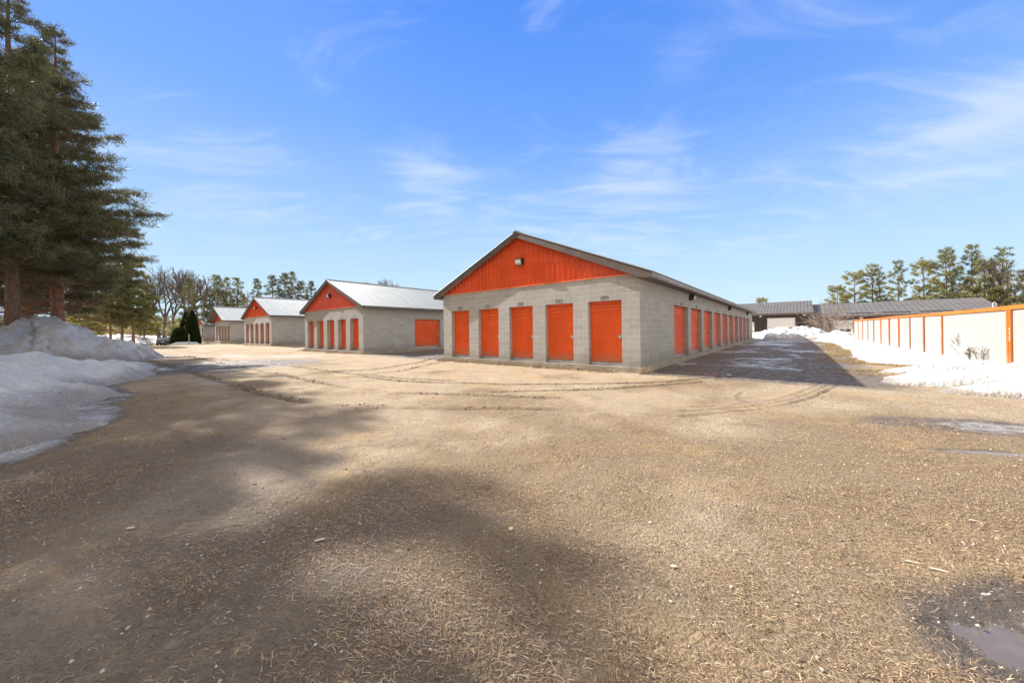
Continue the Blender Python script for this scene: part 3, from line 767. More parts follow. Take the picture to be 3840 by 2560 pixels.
for i, (key, px, Y, rz, s, lab) in enumerate([
    ('big1', 219, 21.0, .4, 1.0, 'huge dark pine whose bare trunk rises behind the right shoulder of the big snow pile'),
    ('big2', 35, 18.7, 2.0, 1.0, 'big pine with thick trunk at the far left edge behind the snow pile'),
    ('big3', 74, 25.0, .2, 1.0, 'slimmer dark pine trunk between the far left trunk and the leaning one'),
    ('big2', 108, 24.0, 4.0, .97, 'big reddish pine leaning slightly right, third trunk from the left edge')]):
    p = at(px, Y); pine(key, p[0], p[1], float(gz(*p)), rz, s, 'bark_red' if i in (0, 3) else 'bark', 'ndark', lab, g1)
for (x, y, key, rz, s, lab) in [(-25.4, 13.6, 'big4', .6, 1.0, 'tall pine standing just left of the picture, set back from the snow bank'),
                                (-21.0, 12.15, 'big5', 4.4, 1.02, 'slimmer pine just left of the picture whose boughs fill its top left corner'),
                                (-19.0, 10.0, 'big5', 1.4, .95, 'slim pine left of the picture nearest the snow bank'),
                                (-23.0, 9.0, 'big1', 2.6, 1.05, 'pine left of the picture that shades the snow bank'),
                                (-27.0, 6.0, 'big4', 2.0, 1.0, 'pine left of the picture behind the shading one'),
                                (-20.5, 3.0, 'big2', .9, .95, 'pine left of the camera that shades the lower left ground'),
                                (-30.0, 11.0, 'big2', 3.9, 1.0, 'pine farthest out to the left of the picture')]:
    pine(key, x, y, 0, rz, s, 'bark', 'ndark', lab, 'big pines out of view on the left')

# middle distance pines left
PD['mid1'] = pine_data(21, 13, 4.0, full(3.3, .7), .17, .30, .07, 9, n_whorl=.55, per=5, nsub=12, droop=.12, rise=.15, dead=14)
PD['mid2'] = pine_data(22, 12, 2.6, full(3.0, .6), .15, .30, .07, 9, n_whorl=.55, per=5, nsub=12, droop=.15, rise=.12, dead=10)
PD['far1'] = pine_data(31, 17, 3.5, full(3.0, .75), .20, .36, .08, 9, n_whorl=.75, per=5, nsub=7, droop=.0, rise=.22, dead=8)
PD['far2'] = pine_data(32, 17, 4.5, full(2.7, .65), .19, .36, .08, 9, n_whorl=.80, per=5, nsub=6, droop=-.04, rise=.3, dead=8)
PD['far3'] = pine_data(33, 16, 2.5, full(3.6, .8), .20, .36, .08, 9, n_whorl=.75, per=5, nsub=7, droop=.02, rise=.2, dead=6)
PD['scots1'] = pine_data(41, 15, 4.2, full(3.2, .45), .21, .32, .075, 9, n_whorl=.8, per=4, nsub=8, droop=-.08, rise=.3, dead=12)
PD['scots2'] = pine_data(42, 16, 4.0, full(2.8, .7), .20, .32, .075, 9, n_whorl=.75, per=4, nsub=8, droop=-.04, rise=.3, dead=10)
PD['scots3'] = pine_data(43, 15, 3.4, full(2.4, .55), .19, .32, .075, 8, n_whorl=.85, per=4, nsub=7, lean=(1.3, 0), droop=0., rise=.35, dead=12)
def place(key, hmesh, px, ytop, Y, rz, leaf, bark, lab, grp, wide=1.):
    p = at(px, Y); z = float(gz(*p)); s = (zat(px, ytop, Y) - z)/hmesh; pine(key, p[0], p[1], z, rz, (s*wide, s*wide, s), bark, leaf, lab, grp)
g2 = 'pines between the big trees and the bare trees on the left'
for a in [('mid1', 13, 414, 1000, 44, .3, 'nmid', 'bark_red', 'red trunked pine nearest the big pines, left of the two slimmer ones'),
          ('mid2', 12, 300, 1090, 52, .3, 'nyel', 'bark', 'low yellow green pine showing under the big boughs left of the red trunk'),
          ('mid1', 13, 456, 985, 47, 2.2, 'nmid', 'bark', 'slim pine in the middle of the three left of the bare trees'),
          ('mid2', 12, 500, 955, 46, 4.1, 'nmid', 'bark_red', 'pine right beside the leftmost bare tree with a bushy top'),
          ('mid2', 12, 540, 1100, 62, 1.1, 'nyel', 'bark', 'short yellowish pine behind the leftmost bare tree'),
          ('mid2', 12, 365, 1130, 60, 3.1, 'nyel', 'bark', 'small pale green pine low behind the end of the big snow pile')]:
    place(*a, g2)
g3 = 'dark pines in a row behind the far storage buildings'
rowlab = ['behind the two cedars', 'left of the twin topped pine', 'directly above the arched window roof', 'fourth in the row, thin and open', 'fifth in the row, above the gap of roofs',
          'sixth in the row, small beside the red gable', 'short one just left of the third building ridge', 'tall one above the third roof ridge', 'narrow tallest one above the third roof', 'small one right of the tallest', 'last one touching the second building gable']
for i, a in enumerate([('far1', 17, 711, 1040, 66, .3, 'nmid', 'bark'), ('far3', 16, 770, 1105, 84, 1.3, 'nmid', 'bark'), ('far1', 17, 815, 1030, 76, 2.3, 'nmid', 'bark'), ('far2', 17, 854, 1042, 80, 3.3, 'nmid', 'bark'),
          ('far2', 17, 890, 1043, 80, 5.3, 'nmid', 'bark'), ('far3', 16, 915, 1110, 85, 4.3, 'nmid', 'bark'), ('far1', 17, 966, 1044, 82, 1.6, 'ndark', 'bark'), ('far3', 16, 1023, 1032, 84, 2.8, 'ndark', 'bark'),
          ('far1', 17, 1069, 1023, 84, 4.0, 'ndark', 'bark'), ('far2', 17, 1097, 1021, 86, .9, 'ndark', 'bark'), ('far3', 16, 1131, 1053, 86, 5.6, 'ndark', 'bark')]):
    place(*a, 'dark pine ' + rowlab[i], g3, 1.0 + .12*((i*7) % 3 - 1))
place('far1', 17, 1168, 1053, 88, 3.6, 'ndark', 'bark', 'dark pine half hidden behind the second building roof', g3)
g4 = 'sunlit pines behind the dark workshops on the right'
rl = ['leftmost and lowest, bending left over the workshop roof', 'second from the left, broad and yellow green', 'third from the left, tall round top', 'fourth, slim one at the group edge before the gap',
      'narrow spire shaped one standing after the gap', 'broad one right of the narrow spire', 'small dense one low between two trunks', 'tall open one above the roof middle', 'slender one left of the tallest', 'tallest of all near the roof ridge end', 'wide one right of the tallest', 'leaning one with a branch pointing right', 'dark one at the right edge of the picture']
for i, a in enumerate([('scots1', 15, 3141, 1072, 74, .6, 'nyel', 'bark', 1.15), ('scots1', 15, 3205, 1020, 72, 2.2, 'nyel', 'bark', 1.1), ('scots2', 16, 3273, 989, 70, 1.2, 'nyel', 'bark', 1.), ('scots3', 15, 3313, 1006, 69, 3.1, 'nmid', 'bark', .8),
          ('scots2', 16, 3371, 975, 66, 5.1, 'nmid', 'bark', .85), ('scots1', 15, 3466, 978, 63, 4.0, 'nyel', 'bark', 1.), ('scots3', 15, 3492, 1080, 62, .5, 'nyel', 'bark', 1.), ('scots2', 16, 3551, 928, 60, 3.6, 'nmid', 'bark', 1.),
          ('scots3', 15, 3596, 940, 61, 2.5, 'nmid', 'bark', .9), ('scots2', 16, 3646, 916, 58, .2, 'nmid', 'bark', .95), ('scots1', 15, 3697, 972, 60, 5.4, 'nmid', 'bark', .9), ('scots3', 15, 3742, 930, 56, .1, 'nmid', 'bark', .9), ('scots2', 16, 3838, 1010, 54, 1.9, 'ndark', 'bark', 1.)]):
    place(*a[:-1], 'pine ' + rl[i], g4, a[-1])

# bare trees
def bare_data(seed, h, r0, spread=.5, depth=6, split=(2, 3), fork=.3, tilt=.0, twig=.008, up=.25):
    rs = np.random.RandomState(seed); segs = []
    def grow(p, d, L, r, lev):
        n = 3; q = p
        for i in range(n):
            d = d + rs.normal(size=3)*.09 + np.array([0, 0, up*.12]); d /= np.linalg.norm(d)
            e = q + d*L/n; segs.append(np.r_[q, e, max(r*(1-.3*i/n), twig), max(r*(1-.3*(i+1)/n), twig)]); q = e
            if lev > 0 and i >= 1 and rs.rand() < .75 and lev < depth:
                s = np.cross(d, rs.normal(size=3)); s /= np.linalg.norm(s); nd = d + s*(.6 + spread*rs.rand()); nd /= np.linalg.norm(nd)
                grow(q, nd, L*(.45 + .25*rs.rand()), max(r*.45, twig), lev+1 if lev < depth-1 else depth)
        if lev < depth:
            for j in range(rs.randint(split[0], split[1]+1)):
                s = np.cross(d, rs.normal(size=3)); s /= np.linalg.norm(s); nd = d + s*spread*(.4 + .8*rs.rand()); nd /= np.linalg.norm(nd)
                grow(q, nd, L*(.62 + .2*rs.rand()), max(r*.62, twig), lev+1)
    grow(np.zeros(3), np.array([tilt, 0, 1.]), h*fork, r0, 0)
    S = np.array(segs); z = S[:, 5].max(); S[:, :6] *= h/z
    return tubes_np(S, 5)
def bare(name, data, px, ytop, Y, hm, rz, mat, lab, grp=None, cat='tree', wide=1., py=None):
    p = at(px, Y); z = float(gz(*p)); s = (zat(px, ytop, Y) - z)/hm
    o = mesh_obj(name, data[0], data[1], M[mat], None, smooth=True) if not isinstance(data, bpy.types.Mesh) else bpy.data.objects.new(name, data)
    if isinstance(data, bpy.types.Mesh): scene.collection.objects.link(o)
    o.location = (p[0], p[1], z - .05); o.rotation_euler = (0, 0, rz); o.scale = (s*wide, s*wide, s)
    return tag(o, lab, cat, grp)
BD = [bare_data(51, 15, .40, .42, 5, fork=.36, twig=.020), bare_data(52, 15, .44, .36, 5, fork=.40, tilt=.05, twig=.020), bare_data(53, 15, .34, .5, 5, fork=.26, twig=.020)]
g5 = 'bare leafless trees on the left'
bare('bare_tree', BD[0], 596, 1035, 66, 15, .5, 'bark_grey', 'leftmost bare tree with a crooked dark trunk, left of the lamp pole', g5)
bare('bare_tree', BD[1], 612, 1010, 68, 15, 2.4, 'bark_grey', 'tall bare tree rising right behind the lamp pole', g5, wide=.7)
bare('bare_tree', BD[2], 648, 1002, 72, 15, 3.9, 'bark_grey', 'bare tree with two trunks right of the lamp pole', g5, wide=.8)
bare('bare_tree', BD[1], 690, 1003, 74, 15, .9, 'bark_grey', 'bare tree with dark spreading limbs left of the cedars', g5, wide=.9)
bare('bare_tree', BD[0], 735, 1030, 78, 15, 4.4, 'twig', 'pale bare tree with fine twigs behind the cedars', g5)
bare('bare_tree', BD[2], 920, 1075, 92, 15, 1.4, 'twig', 'faint bare tree between dark pines above the gabled roofs', g5)
bare('bare_tree', BD[2], 1508, 1046, 78, 15, 2.2, 'twig', 'round headed bare tree top showing over the second building roof')
bare('bare_tree', BD[0], 1345, 1052, 84, 15, 2.2, 'twig', 'tip of a bare tree barely showing over the second building ridge')
bare('bare_tree', BD[2], 3822, 955, 57, 15, 1.0, 'twig', 'pale bare tree at the right edge behind the fence', wide=.8)
bare('bare_tree', BD[1], 3776, 1010, 66, 15, 3.0, 'twig', 'thin bare tree behind the leaning pine on the right', wide=.8)
cr = bare_data(57, 6, .07, .7, 4, fork=.25)
place('scots1', 15, 2858, 1118, 98, 1.0, 'nyel', 'bark', 'small rounded treetop showing over the left of the workshop ridge', g4, 1.2)

# multi stemmed bare shrub in front of the workshops
def shrub_data(seed, n, h, spread, r=.018, depth=3, twig=.005):
    rs = np.random.RandomState(seed); segs = []
    for i in range(n):
        a = rs.rand()*6.28; t = spread*rs.rand()**.6; d = np.array([math.cos(a)*t, math.sin(a)*t, 1.]); d /= np.linalg.norm(d)
        def grow(p, d, L, r_, lev):
            q = p
            for j in range(4):
                d = d + rs.normal(size=3)*.10 + np.array([d[0]*.06, d[1]*.06, -.02]); d /= np.linalg.norm(d); e = q + d*L/4
                segs.append(np.r_[q, e, r_, max(r_*.85, twig)]); r_ = max(r_*.85, twig); q = e
                if lev < depth and j > 0 and rs.rand() < .8:
                    nd = d + rs.normal(size=3)*.45; nd /= np.linalg.norm(nd); grow(q, nd, L*(.35+.25*rs.rand()), r_*.7, lev+1)
        grow(np.array([rs.normal()*.12, rs.normal()*.12, 0.]), d, h*(.7 + .35*rs.rand()), r, 0)
    return tubes_np(np.array(segs), 4)
sb = shrub_data(61, 46, 3.0, .95, .028, 3, .012)
p = at(3102, 44); o = mesh_obj('bare_shrub', sb[0], sb[1], M['twig'], None, smooth=True); o.location = (p[0], p[1], float(gz(*p))+.2); o.scale = (1.05, 1.05, 1.05)
tag(o, 'large bare many stemmed shrub in front of the white workshop door', 'shrub')
# young leafless plants in the snow by the fence
def stalk(seed, h, kind):
    rs = np.random.RandomState(seed); segs = []; q = np.zeros(3); d = np.array([rs.normal()*.08, rs.normal()*.08, 1.]); n = 7
    for i in range(n):
        e = q + d*h/n*.75; d = d + rs.normal(size=3)*.06; d /= np.linalg.norm(d); segs.append(np.r_[q, e, .013*(1-i/n*.6), .013*(1-(i+1)/n*.6)]); q = e
        if i >= 1:
            for s in range(2 if i < 3 else 3):
                nd = d*.8 + rs.normal(size=3)*.55 + np.array([0, 0, .35]); nd /= np.linalg.norm(nd); L = h*(.18 + .22*rs.rand())
                w = q
                for j in range(3):
                    nd = nd + rs.normal(size=3)*.12 + np.array([0, 0, .08]); nd /= np.linalg.norm(nd); e2 = w + nd*L/3; segs.append(np.r_[w, e2, .007, .005]); w = e2
                    if j: 
                        for m in range(4): segs.append(np.r_[w, w + (nd + rs.normal(size=3)*.55)*L*.22, .004, .002])
    if kind == 'berry':
        for i in range(60):
            k = segs[rs.randint(len(segs)//3, len(segs))]; p_ = k[3:6]; segs.append(np.r_[p_, p_ + np.array([0, 0, -.02]) + rs.normal(size=3)*.008, .016, .010])
    return tubes_np(np.array(segs), 5)
M['stem'] = mat_bark('dry_stem', (.22, .17, .12), (.34, .28, .21)); M['stem_dark'] = mat_bark('dark_dry_stem', (.12, .085, .065), (.20, .15, .11)); M['tan'] = mat_bark('tan_grass', (.34, .25, .14), (.45, .35, .22))
def foot(px, py, z): return onground(px, py, z)
for (px, py, h, kind, mat, seed, lab, rz, s) in [
    (3596, 1350, 1.05, 'fine', 'stem', 71, 'tallest slender leafless sapling in the snow against the wide fence panel', .3, 1),
    (3633, 1358, .50, 'berry', 'stem_dark', 72, 'low dark dried plant with seed heads right beside the tall sapling', 1.0, 1.1),
    (3671, 1366, .62, 'fine', 'stem', 73, 'left of two brown leafless stems near the wide post', 2.0, 1),
    (3688, 1370, .60, 'fine', 'stem', 74, 'right of two brown leafless stems near the wide post', 4.0, 1),
    (3514, 1332, .48, 'berry', 'stem_dark', 75, 'small dried plant with dark seed heads left of the narrow orange post', 5.0, 1)]:
    p = foot(px, py, .09); V, Fc = stalk(seed, h, kind); o = mesh_obj('dry_plant', V, Fc, M[mat]); o.location = (p[0], p[1], .06); o.rotation_euler = (0, 0, rz); o.scale = (s, s, s)
    tag(o, lab, 'plant', 'leafless plants along the fence')
def tuft_obj(p, n, L, seed, lab, mat='tan', grp='dry grass tufts'):
    rs = np.random.RandomState(seed); s = []
    for i in range(n):
        b = rs.normal(size=3)*.05*np.array([1, 1, 0]); d = np.array([rs.normal()*.6, rs.normal()*.6, 1.]); d /= np.linalg.norm(d); l = L*(.5 + .7*rs.rand()); m = b + d*l*.6; e = m + (d + np.array([rs.normal()*.4, rs.normal()*.4, -.5]))*l*.4
        s += [np.r_[b, m, .004, .003], np.r_[m, e, .003, .001]]
    V, Fc = tubes_np(np.array(s), 3); o = mesh_obj('grass_tuft', V, Fc, M[mat]); o.location = (p[0], p[1], float(gz(*p)) if len(p) < 3 else p[2]); return tag(o, lab, 'grass', grp)
p = foot(3718, 1378, .09); o_ = tuft_obj((p[0], p[1], .05), 110, .26, 5, 'dry tan grass clump poking from the snow left of the wide post')
o_.scale = (1.6, 1.6, 1)
tuft_obj(UV2(-.22, -.22), 60, .42, 6, 'tall dry grass tuft at the near corner of the slab below unit 204')
tuft_obj(UV2(-.1, -.30), 40, .20, 9, 'short dry grass beside the tall tuft at the slab corner')
tuft_obj(UV2(9.75, -.2), 50, .16, 7, 'flat dry grass tuft at the left end of the slab below unit 200')

# clipped cedars
def cedar(px, pyb, ytop, Y, r, shape, lab, name, seed):
    p = at(px, Y); z = float(gz(*p)); h = zat(px, ytop, Y) - z; rs = np.random.RandomState(seed); n = 5200
    root = empty(name, (p[0], p[1], z), 0, lab, 'shrub' if shape == 'round' else 'cedar')
    th = rs.rand(n)*6.283; t = rs.rand(n)**.85
    if shape == 'cone': R = r*(1-t)**.75*(.9 + .25*t) + .03; R = R*np.where(t < .08, .85 + t*2, 1.)
    else: R = r*np.sqrt(np.clip(1 - (np.clip(t, 0, 1)*1.0 - .25)**2/(.78**2), 0, 1))
    bump = 1 + .16*(fbm(th*1.6 + 3, t*7, 4, seed) - .5)*2
    dep = 1 - .22*rs.rand(n)**2; P = np.stack([np.cos(th)*R*bump*dep, np.sin(th)*R*bump*dep, t*h], 1)
    tone = np.clip(.35 + (fbm(th*2.2, t*8, 4, seed+5) - .5)*1.5 + rs.normal(size=n)*.12 + (.25 if shape == 'round' else 0)*(t-.3), 0, 1)
    v, f, tn = tufts_np(P, rs, .20, .07, 7, up=.5, dirs=np.stack([np.cos(th), np.sin(th), np.full(n, .6)], 1), tone=tone, jit=.2)
    foliage('crown', v, f, tn, M['cedar'], root)
    MB().tube([(0, 0, -.05), (0, 0, h*.8)], [.12, .03], 8).build('trunk', M['bark'], root)
    return root
cedar(722, 1282, 1168, 62, 1.22, 'cone', 'pointed dark clipped cedar in front of the farthest storage building', 'cone_cedar', 1)
cedar(698, 1240, 1174, 65, 1.2, 'cone', 'second pointed cedar standing behind and left of the front one', 'cone_cedar', 2)
cedar(676, 1287, 1231, 60, 1.12, 'round', 'low rounded cedar hedge bush right of the parked car', 'rounded_hedge', 3)

# street lamp, stake, red rail, vent pipe
M['conc_pole'] = simple('pale_concrete_pole', (.48, .46, .42), .8, nz=.1)
p = at(622, 70); zt = zat(622, 1118, 70); z0 = float(gz(*p))
lamp = empty('street_lamp', (p[0], p[1], z0), 0, 'tall pale street lamp pole behind the parked car with its head pointing right', 'street lamp')
MB().tube([(0,0,-.1), (0,0,(zt-z0)*.6), (0,0,zt-z0)], [.15, .12, .09], 10).build('pole', M['conc_pole'], lamp, smooth=False)
MB().tube([(0,0,zt-z0-.25), (.5,.4,zt-z0+.15), (1.3,.9,zt-z0+.35)], [.04, .035, .03], 6).build('arm', M['galv'], lamp)
hd = MB(); q = Vector((1.6, 1.15, zt-z0+.36)); hd.box(q.x-.42, q.x+.42, q.y-.14, q.y+.14, q.z-.05, q.z+.08); ho = hd.build('lamp_head', M['galv'], lamp)
MB().box(q.x-.34, q.x+.34, q.y-.11, q.y+.11, q.z-.07, q.z-.051).build('lens', M['lens'], ho)
p = at(708.8, 56); z0 = float(gz(*p)); o = MB().box(-.05, .05, -.05, .05, -.1, zat(709, 1253, 56)-z0).build('wooden_stake', simple('weathered_stake', (.36, .33, .28), .8)); o.location = (p[0], p[1], z0)
tag(o, 'short grey stake in the ground in front of the pointed cedar', 'stake')
M['red'] = simple('red_pipe_paint', (.55, .05, .04), .45)
p = at(778.5, 58); z0 = float(gz(*p)); q = at(764, 58)
rr_ = empty('pipe_rail', (p[0], p[1], z0), 0, 'thin red pipe rail beside the side wall of the farthest storage building', 'rail')
MB().tube([(0,0,-.1), (0,0,zat(778,1250,58)-z0)], .035, 6).build('post', M['red'], rr_); a = MB(); a.tube([(0,0,zat(778,1252,58)-z0), (q[0]-p[0], q[1]-p[1], zat(778,1252,58)-z0)], .03, 6); a.build('bar', M['red'], rr_)
MB().tube([(q[0]-p[0],q[1]-p[1],-.1), (q[0]-p[0],q[1]-p[1],zat(764,1256,58)-z0)], .03, 6).build('post', M['red'], rr_)
p = at(3725, 21); z0 = 0.; a = zat(3725, 1140, 21); g = MB()
g.tube([(0,0,0), (0,0,a)] + [(.10 - .10*math.cos(t), 0, a + .10*math.sin(t)) for t in np.linspace(.4, math.pi, 7)] + [(.2, 0, a-.06)], .028, 8)
o = g.build('vent_pipe', M['wframe'], smooth=True); o.location = (p[0], p[1], z0); tag(o, 'white pipe with a curved top poking up behind the orange fence rail', 'pipe')

# parked car, seen from behind
def car():
    p = at(620, 62); z0 = -.33; head = math.radians(127)
    root = empty('parked_car', (p[0], p[1], z0), head, 'grey sedan parked at the far left beside the rounded hedge, seen from behind', 'car')
    paint = simple('dark_grey_car_paint', (.075, .08, .09), .25, .3); glass = simple('car_glass', (.30, .33, .36), .05); black = simple('black_plastic', (.02, .02, .02), .5)
    import bmesh
    # stations along x (forward): (x, half width low, half width high, z belt, z bottom)
    st = [(-2.32, .70, .74, .78, .34), (-2.2, .84, .86, .93, .26), (-1.8, .90, .89, 1.00, .22), (-.9, .92, .90, .99, .20), (.2, .92, .90, .96, .20), (1.1, .91, .88, .90, .20), (1.9, .87, .80, .76, .22), (2.3, .70, .62, .60, .30)]
    mb = MB(); rings = []
    for (x, wl, wh, zb, zl) in st:
        ring = [(x, -wl*.9, zl), (x, -wl, zl+.14), (x, -wl, (zl+zb)/2), (x, -wh, zb-.08), (x, -wh*.86, zb), (x, 0, zb+.03), (x, wh*.86, zb), (x, wh, zb-.08), (x, wl, (zl+zb)/2), (x, wl, zl+.14), (x, wl*.9, zl)]
        rings.append(ring)
    n = len(rings[0])
    for a, b in zip(rings, rings[1:]):
        for i in range(n): mb.face([a[i], a[(i+1) % n], b[(i+1) % n], b[i]])
    mb.face(rings[0]); mb.face(rings[-1][::-1]); bo = mb.build('body', paint, root)
    # cabin: glass house with roof
    g = MB(); lo = [(-1.75, .80, 1.0), (1.05, .78, .93)]; hi = [(-.85, .60, 1.41), (.25, .60, 1.40)]
    A = [(-1.85, -.74, .98), (1.1, -.74, .90), (1.1, .74, .90), (-1.85, .74, .98)]; B = [(-.95, -.58, 1.40), (.20, -.58, 1.40), (.20, .58, 1.40), (-.95, .58, 1.40)]
    for i in range(4): g.face([A[i], A[(i+1) % 4], B[(i+1) % 4], B[i]])
    g.build('glasshouse', glass, root)
    r = MB(); r.box(-.99, .24, -.60, .60, 1.395, 1.435)
    for s in (-1, 1):
        r.tube([(-1.85, s*.75, .98), (-.96, s*.59, 1.41)], .045, 5); r.tube([(1.1, s*.75, .90), (.2, s*.59, 1.41)], .04, 5); r.tube([(-.35, s*.77, .95), (-.35, s*.60, 1.41)], .035, 5)
    r.build('roof', paint, root)
    for x in (-1.42, 1.42):
        for s in (-1, 1):
            w = MB(); w.tube([(x, s*.70, .33), (x, s*.93, .33)], .33, 18); wo = w.build('wheel', black, root)
            MB().tube([(x, s*.931, .33), (x, s*.945, .33)], .21, 14).build('rim', M['galv'], wo)
    for s in (-1, 1):
        t = MB(); t.prism([(s*.46, .76), (s*.80, .74), (s*.83, .88), (s*.50, .87)], -2.335, -2.17, 'x'); t.build('taillight', simple('red_tail_lens', (.32, .03, .025), .2), root)
        m = MB(); m.box(.62, .80, s*.90 if s > 0 else -1.10, 1.10 if s > 0 else -.90, .95, 1.10); m.build('side_mirror', black, root)
    MB().box(-2.345, -2.325, -.20, .20, .60, .72).build('licence_plate', simple('plate_white', (.6, .62, .65), .4), root)
    MB().box(-2.36, -2.25, -.78, .78, .30, .42).build('bumper', black, root)
car()

# ------------------------------------------------------------------ snow
def mat_snow():
    n = NT('old_snow'); p = n.pos(); dirt = n.attr('dirt')
    k = n.noise(p, 1.6, 6, .65); f = n.noise(p, 14, 5, .6)
    c = n.mix(n.rng(k, .3, .7), (.69, .69, .685), (.60, .60, .595))
    c = n.mix(n.math('MULTIPLY', n.rng(n.math('ADD', n.math('MULTIPLY', f, .6), n.math('MULTIPLY', dirt, .75)), .52, 1.05), .92), c, (.30, .245, .19))
    sp = n.N('ShaderNodeTexVoronoi'); sp.inputs['Scale'].default_value = 9; n.L.new(p, sp.inputs['Vector'])
    c = n.mix(n.math('MULTIPLY', n.rng(sp.outputs['Distance'], .13, .06), n.rng(k, .45, .6, 0, .55)), c, (.22, .18, .14))
    n.L.new(c, n.b.inputs['Base Color']); n.set(Roughness=n.rng(dirt, .2, .9, .62, .35)); n.b.inputs['Specular IOR Level'].default_value = .4
    h = n.math('ADD', n.math('MULTIPLY', n.noise(p, 3.5, 7, .68), 1.1), n.math('MULTIPLY', f, .4))
    n.L.new(n.bump(h, .8, .16), n.b.inputs['Normal']); return n.m
M['snow'] = mat_snow()
def ridge_height(X, Y, ridge, p=1.):
    """ridge: (x, y, height, half width); height of a heap that falls away from the ridge line"""
    best = np.full(X.shape, 9.); hh = np.zeros(X.shape)
    for a, b in zip(ridge, ridge[1:]):
        ax, ay, ah, aw = a; bx, by, bh, bw = b; dx, dy = bx-ax, by-ay
        t = np.clip(((X-ax)*dx + (Y-ay)*dy)/(dx*dx+dy*dy), 0, 1); d = np.hypot(X-ax-t*dx, Y-ay-t*dy); s = d/(aw + (bw-aw)*t); h = ah + (bh-ah)*t
        m = s < best; best = np.where(m, s, best); hh = np.where(m, h, hh)
    return best, hh
def heap(ridge, x0, x1, y0, y1, step, lump, seed, pw=1.2, name='snow_pile', label=None, group=None, dirt=0., chunks=.0, kind=None, rz=None, rough_edge=.18, zoff=0.):
    nx, ny = int((x1-x0)/step), int((y1-y0)/step); xs = np.linspace(x0, x1, nx); ys = np.linspace(y0, y1, ny); X, Y = np.meshgrid(xs, ys)
    nz_ = (fbm(X*.55, Y*.55, 4, seed) - .5)*2
    s, hh = ridge_height(X + nz_*rough_edge*1.5, Y + (fbm(X*.55+9, Y*.55, 4, seed+7)-.5)*2*rough_edge*1.5, ridge)
    s = s + nz_*rough_edge*.35
    h = hh*np.clip(1 - s, 0, 1)**pw*(1 if pw <= 1 else 1) 
    m = sstep(1.02, .75, s)
    bl = np.abs(fbm(X*1.1, Y*1.1, 4, seed+2) - .5)*2
    h = h + m*lump*((fbm(X*.9, Y*.9, 5, seed+1) - .5)*2 - bl*.5)*np.minimum(1, hh*1.2)
    if chunks:
        c = vnoise(X*2.3, Y*2.3, seed+4); c2 = vnoise(X*4.1, Y*4.1, seed+9); h = h + m*chunks*(np.floor(c*4)/4*.6 + sstep(.45, .6, c2)*.5 + sstep(.5, .62, c)*.5)*np.minimum(1, hh)
        h = h + m*chunks*.35*(fbm(X*6, Y*6, 3, seed+3)-.5)
    Z = gz(X, Y) + np.where(s < 1, h, -.12*sstep(1., 1.25, s)) - .02 + zoff
    d = np.clip(sstep(.62, 1.05, s)*.9 + dirt + (fbm(X*1.4, Y*1.4, 4, seed+6)-.5)*.5, 0, 1)
    ii = np.arange(nx*ny).reshape(ny, nx); f = np.stack([ii[:-1, :-1], ii[:-1, 1:], ii[1:, 1:], ii[1:, :-1]], -1).reshape(-1, 4)
    keep = (s.ravel()[f].min(1) < 1.12); f = f[keep]
    used = np.unique(f); mp = -np.ones(nx*ny, int); mp[used] = np.arange(len(used)); V = np.stack([X.ravel(), Y.ravel(), Z.ravel()], 1)[used]
    o = mesh_obj(name, V, mp[f], M['snow'], None, smooth=True)
    a = o.data.attributes.new('dirt', 'FLOAT', 'POINT'); a.data.foreach_set('value', d.ravel()[used].astype(np.float32))
    return tag(o, label, 'snow pile' if label else None, group, kind)
def rp(px, py, Y, w): p = at(px, Y); return (p[0], p[1], zat(px, py, Y), w)
pile_ridge = [rp(-160, 1250, 17.0, 2.6), rp(-20, 1228, 18.0, 3.0), rp(57, 1210, 18.6, 3.6), rp(92, 1186, 19.1, 4.2), rp(135, 1185, 19.4, 4.3), rp(180, 1194, 19.7, 4.3), rp(228, 1220, 20.2, 4.2), rp(275, 1240, 20.8, 3.6), rp(328, 1255, 21.6, 3.2), rp(380, 1270, 22.4, 2.6), rp(446, 1297, 23.2, 1.8), rp(505, 1330, 23.8, .9)]
heap(pile_ridge, -32, -21.0 , 12.5, 26, .055, .34, 3, .80, label='big grey plowed snow pile with lumpy chunks beneath the large pines', chunks=.24, rough_edge=.16)
left_ridge = [(-12, -3.0, 1.3, 7.0), (-11.7, 1.5, 1.25, 6.3), (-13.2, 4.8, 1.25, 5.1), (-14.6, 6.6, 1.2, 4.4), (-16.2, 10.6, 1.0, 3.6), (-18.4, 13.5, .34, 3.0), (-21, 16.5, .25, 2.6)]
heap(left_ridge, -22, -4.0, 1.0, 18, .05, .34, 23, .70, name='snow_bank', label='low smooth snow bank with a dirty melting edge at the left of the picture', dirt=.04, rough_edge=.30, chunks=.06)
def rr2(px, py, Y, w): p = at(px, Y); return (p[0], p[1], zat(px, py, Y) - float(gz(*p)), w)
heap([rr2(335, 1263, 50, 3), rr2(385, 1253, 52, 3.5), rr2(450, 1255, 57, 3.5), rr2(520, 1258, 65, 3.4), rr2(600, 1262, 74, 3), rr2(660, 1266, 80, 2)], -95, -50, 42, 86, .22, .3, 43, .7, name='snow_bank', label='long low snow bank along the far left side of the yard behind the parked car', dirt=.05, rough_edge=.3, chunks=.1)
heap([rr2(666, 1281, 59, 1.3), rr2(700, 1280, 59.5, 1.0), rr2(735, 1280, 60, .6)], -62, -50, 54, 64, .12, .1, 47, .8, name='snow_patch', label='small leftover snow patch at the foot of the rounded hedge', dirt=.1)
